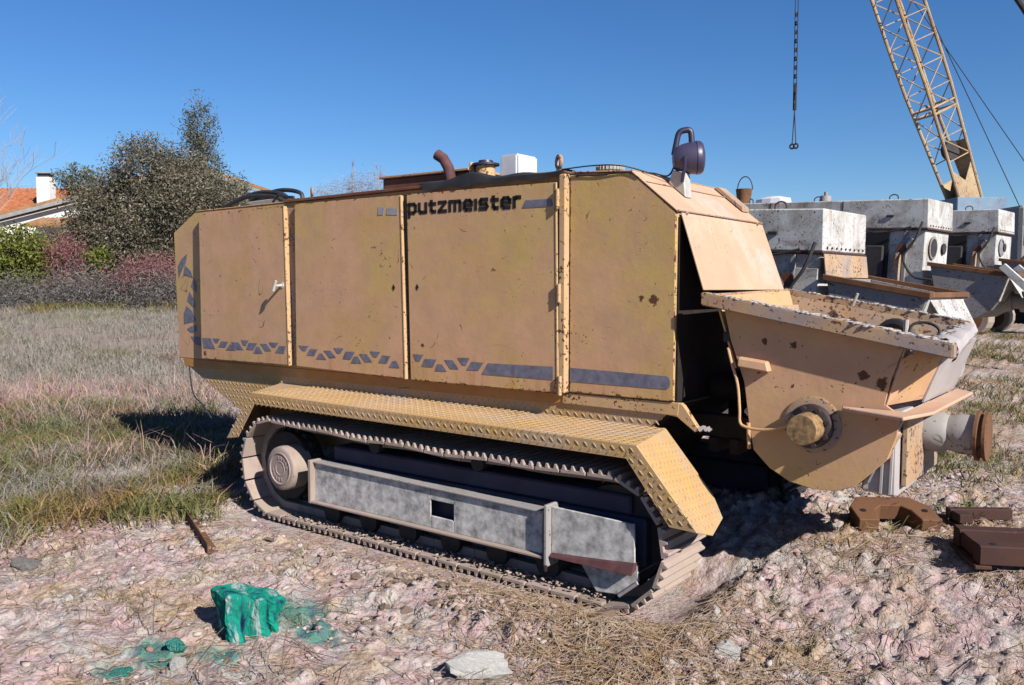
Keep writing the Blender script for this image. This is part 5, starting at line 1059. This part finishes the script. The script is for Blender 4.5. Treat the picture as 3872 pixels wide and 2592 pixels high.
stone('pale_stone', .60, -.15, .085, .07, .06, 'stone_pale', 'round white stone at the bottom right of the track front', 'stone', 0, 2, .3)
stone('clay_lump', -.02, -.17, .075, .055, .055, 'clay', 'blocky tan clay lump under the front end of the track', 'clod', .3, 3, .25)
stone('grey_stone', -3.0, -1.50, .10, .07, .06, 'stone_grey', 'grey flat stone near the left edge of the photo', 'stone', .4, 4, .3)
stone('stained_stone', -1.30, -1.60, .055, .045, .05, 'green_sprayed', 'small stone splashed green in front of the green block', 'stone', .3, 0, .3)
stone('stained_stone', -1.34, -1.83, .05, .035, .02, 'green_sprayed', 'flat dark green splashed stone at the bottom left', 'stone', 1, 5, .3)
stone('pale_stone', -1.19, -1.66, .035, .045, .055, 'stone_pale', 'narrow pale broken stone standing next to the green splashed stone', 'stone', .6, 4, .25)
stone('pale_stone', -1.22, -1.77, .05, .035, .03, 'stone_pale', 'pale stone at the bottom edge left of the green block', 'stone', .2, 2, .3)
stone('white_chip', .065, -.11, .022, .045, .022, 'stone_pale', 'small bright white chip beside the clay lump', 'stone', .9, 1, .2)
LBL = 0
spots = []
tries = 0
while len(spots) < 58 and tries < 4000:
    tries += 1
    if len(spots) < 38: x, y = random.gauss(-.35, .55), random.gauss(-.34, .14)
    else: X, F_ = random.uniform(-2.2, 3.2), random.uniform(2.75, 5.5); x, y = fx(X, F_)
    if -3.2 < x < .34 and y > -.06 and y < 2.1: continue
    if any((x - a) ** 2 + (y - b) ** 2 < .006 for a, b in spots): continue
    spots.append((x, y))
for k, (x, y) in enumerate(spots):
    s = random.uniform(.014, .040) if k < 38 else random.uniform(.010, .024)
    heap = k < 38
    stone('soil_clod' if heap else 'loose_stone', x, y, s * random.uniform(1, 1.4), s, s * random.uniform(.7, 1), 'clay' if heap else random.choice(['stone_pale', 'stone_grey', 'clay']),
          'tan soil clod in the turned earth along the near track' if heap else 'small loose stone lying on the open ground', 'clod' if heap else 'stone', group='soil clods along the track' if heap else 'loose stones on the ground')
def gravel(name, x, y, s, mat, label, cat):
    k = clear(x, y); x, y, s = x[k], y[k], s[k]; n = len(x); bm = bmesh.new(); bmesh.ops.create_icosphere(bm, subdivisions=1, radius=1)
    T = np.array([v.co[:] for v in bm.verts]); Fi = np.array([[v.index for v in f.verts] for f in bm.faces]); bm.free()
    a = RNG.random(n) * 6.283; c, sn = np.cos(a), np.sin(a); q_ = T[None] * (1 + .34 * np.clip(RNG.normal(size=(n, len(T), 1)), -1.6, 1.6)) * s[:, None, None] * np.array([1.2, .9, .65])
    V = np.stack([q_[..., 0] * c[:, None] - q_[..., 1] * sn[:, None] + x[:, None], q_[..., 0] * sn[:, None] + q_[..., 1] * c[:, None] + y[:, None], q_[..., 2] + (hgt(x, y) + s * .2)[:, None]], -1).reshape(-1, 3)
    Fq_ = (Fi[None] + np.arange(n)[:, None, None] * len(T)).reshape(-1, 3)
    return tag(link(name, np_mesh(name, V, Fq_), mat), label, cat, kind='stuff')
n = 1500; x = RNG.normal(-.35, .75, n); y = RNG.normal(-.33, .17, n); k = y < -.05
gravel('crumbled_soil', x[k], y[k], .004 + .016 * RNG.random(k.sum()) ** 2, 'clod', 'crumbled tan soil along the near track', 'soil')
x, y = scatter(9000, -3.6, 4.5, 2.5, 7.0, lambda x, y, X, F: .3 + .7 * ss((fbm(x * 1.5, y * 1.5, 61, 3) - .4) / .15), 1.3)
gravel('gravel', x, y, .0025 + .012 * RNG.random(len(x)) ** 3.2, 'pebble', 'fine gravel and crumbs of earth over the open ground', 'gravel')
x, y = scatter(5200, -3.6, 4.5, 2.5, 6.2, lambda x, y, X, F: .15 + .85 * ss((fbm(x * 2.2 + 4, y * 2.2, 63, 4) - .44) / .10))
gravel('broken_soil', x, y, .006 + .018 * RNG.random(len(x)) ** 2.5, 'soil_lump', 'broken pinkish earth lumps over the open ground', 'soil')
# soil that has fallen onto the lower run of the track
x = RNG.uniform(-2.7, -.1, 420); y = .01 + .10 * RNG.random(420)
clear_old = clear; clear = lambda x, y: np.ones(len(x), bool); hg_old = hgt; hgt = lambda x, y, fine=True: np.full(np.shape(x), .056)
gravel('track_soil', x, y, .003 + .009 * RNG.random(420) ** 2, 'clod', 'crumbs of soil lying on the lower run of the near track', 'soil')
clear = clear_old; hgt = hg_old

# ------------------------------------------------------------------ single objects on the ground
# green-sprayed concrete block
gb = MB()
p0 = Vector((-1.185, -1.425, 0)); e1 = Vector((.10, .225, 0)); e2 = Vector((-.21, .075, 0)); zg = hz(-1.25, -1.3) - .03
nxx = 10
def bp(a, b, c):
    w = .010 * math.sin(a * 9 + c * 5) + .008 * math.sin(b * 11 + c * 8); p = p0 + e1 * a + e2 * b
    return (p.x + w, p.y + w * .7, zg + c * (.255 - .05 * a + .012 * math.sin(a * 7 + b * 5)))
bm = bmesh.new(); bmesh.ops.create_cube(bm, size=1); bmesh.ops.subdivide_edges(bm, edges=bm.edges, cuts=15, use_grid_fill=True)
for v in bm.verts:
    a, b, c = v.co.x + .5, v.co.y + .5, v.co.z + .5
    r = .85 if (min(a, 1 - a) < .02) + (min(b, 1 - b) < .02) + (min(c, 1 - c) < .02) >= 2 else 1
    a = .5 + (a - .5) * (1 - .07 * (r < 1)); b = .5 + (b - .5) * (1 - .07 * (r < 1)); c = .5 + (c - .5) * (1 - .05 * (r < 1))
    notch = (math.exp(-((a - .40) / .06) ** 2) * .16 + math.exp(-((a - .74) / .05) ** 2) * .11) * max(0, 1 - b * 3)
    v.co = Vector(bp(a, b + notch, c)) + Vector((random.gauss(0, .0016), random.gauss(0, .0016), random.gauss(0, .0016)))
me = bpy.data.meshes.new('painted_block'); bm.to_mesh(me); bm.free()
tag(link('painted_block', me, 'green_sprayed'), 'rough concrete block sprayed bright green and blue', 'concrete block')
# steel angle bar
a = Vector((-3.40, -.235, 0)); b = Vector((-2.375, -.690, 0)); a.z = hz(a.x, a.y) + .006; b.z = hz(b.x, b.y) + .006
d = (b - a).normalized(); sdir = Vector((d.y, -d.x, 0)).normalized()
ab = B().hexa([a, b, b + sdir * .055, a + sdir * .055], [p + Vector((0, 0, .006)) for p in (a, b, b + sdir * .055, a + sdir * .055)])
ab.hexa([a + sdir * .055, b + sdir * .055, b + sdir * .061, a + sdir * .061], [p + Vector((0, 0, .055)) for p in (a + sdir * .055, b + sdir * .055, b + sdir * .061, a + sdir * .061)])
tag(ab.build('angle_bar', 'rust', None), 'rusty steel angle bar lying left of the track', 'steel bar')
# rusty U-shaped clamp and square steel pieces on the right
cz = hz(.72, 2.2)
def place(o, x, y, z, rz, rx=0): o.location = (x, y, z); o.rotation_euler = (rx, 0, rz); return o
cl = empty('rusty_clamp', (0, 0, 0), 'rusty orange U-shaped steel clamp lying on straw below the hopper outlet', 'steel clamp')
U = [(-.24, -.15), (-.12, -.15), (-.10, -.02), (-.05, .03), (.07, .03), (.11, -.02), (.13, -.15), (.25, -.15), (.25, .02), (.16, .14), (-.16, .14), (-.24, .02)]
B().prism(U, 'z', 0, .10).build('bracket', 'rust', cl, .005)
for X in (-.18, .19): B().cyl((X, -.04, .1005), (X, -.04, .104), .018, None, 12).build('bolt_hole', 'black_print', cl)
cl.scale = (.92, .92, .92); place(cl, .83, 1.52, hz(.83, 1.5) + .03, R(YAW - 2), R(14))
for k, (x, y, rz, sx, lb) in enumerate(((1.24, 1.80, 36, .62, 'smaller dark rusty steel frame piece behind the larger one at the right'), (1.52, 1.27, 28, .95, 'large dark rusty H-shaped steel piece at the right photo edge'))):
    h_ = empty('steel_frame_piece', (0, 0, 0), lb, 'steel piece', 'dark rusty steel pieces at the right')
    for yy in ((-.15, .15) if k else (.0,)): B().box(-.28, .28, yy - .045, yy + .045, .02, .12).build('bar', 'rust_dark', h_, .006)
    B().box(-.27, -.15, -.104 if k else -.2, .104 if k else -.046, .03, .11).build('web', 'rust_dark', h_, .006)
    B().box(-.30, -.22, -.20, .20, .0, .019).build('foot', 'rust_dark', h_, .003)
    for X in (-.2, .2): B().cyl((X, -.15 if k else 0, .1205), (X, -.15 if k else 0, .123), .016, None, 10).build('bolt_hole', 'black_print', h_)
    h_.scale = (sx, sx, sx); place(h_, x, y, hz(x, y), R(rz))
stone('earth_mound', .80, 1.02, .13, .06, .03, 'clay', 'flat dark mound of earth and straw in front of the rusty clamp', 'mound', .6, 3, .3)
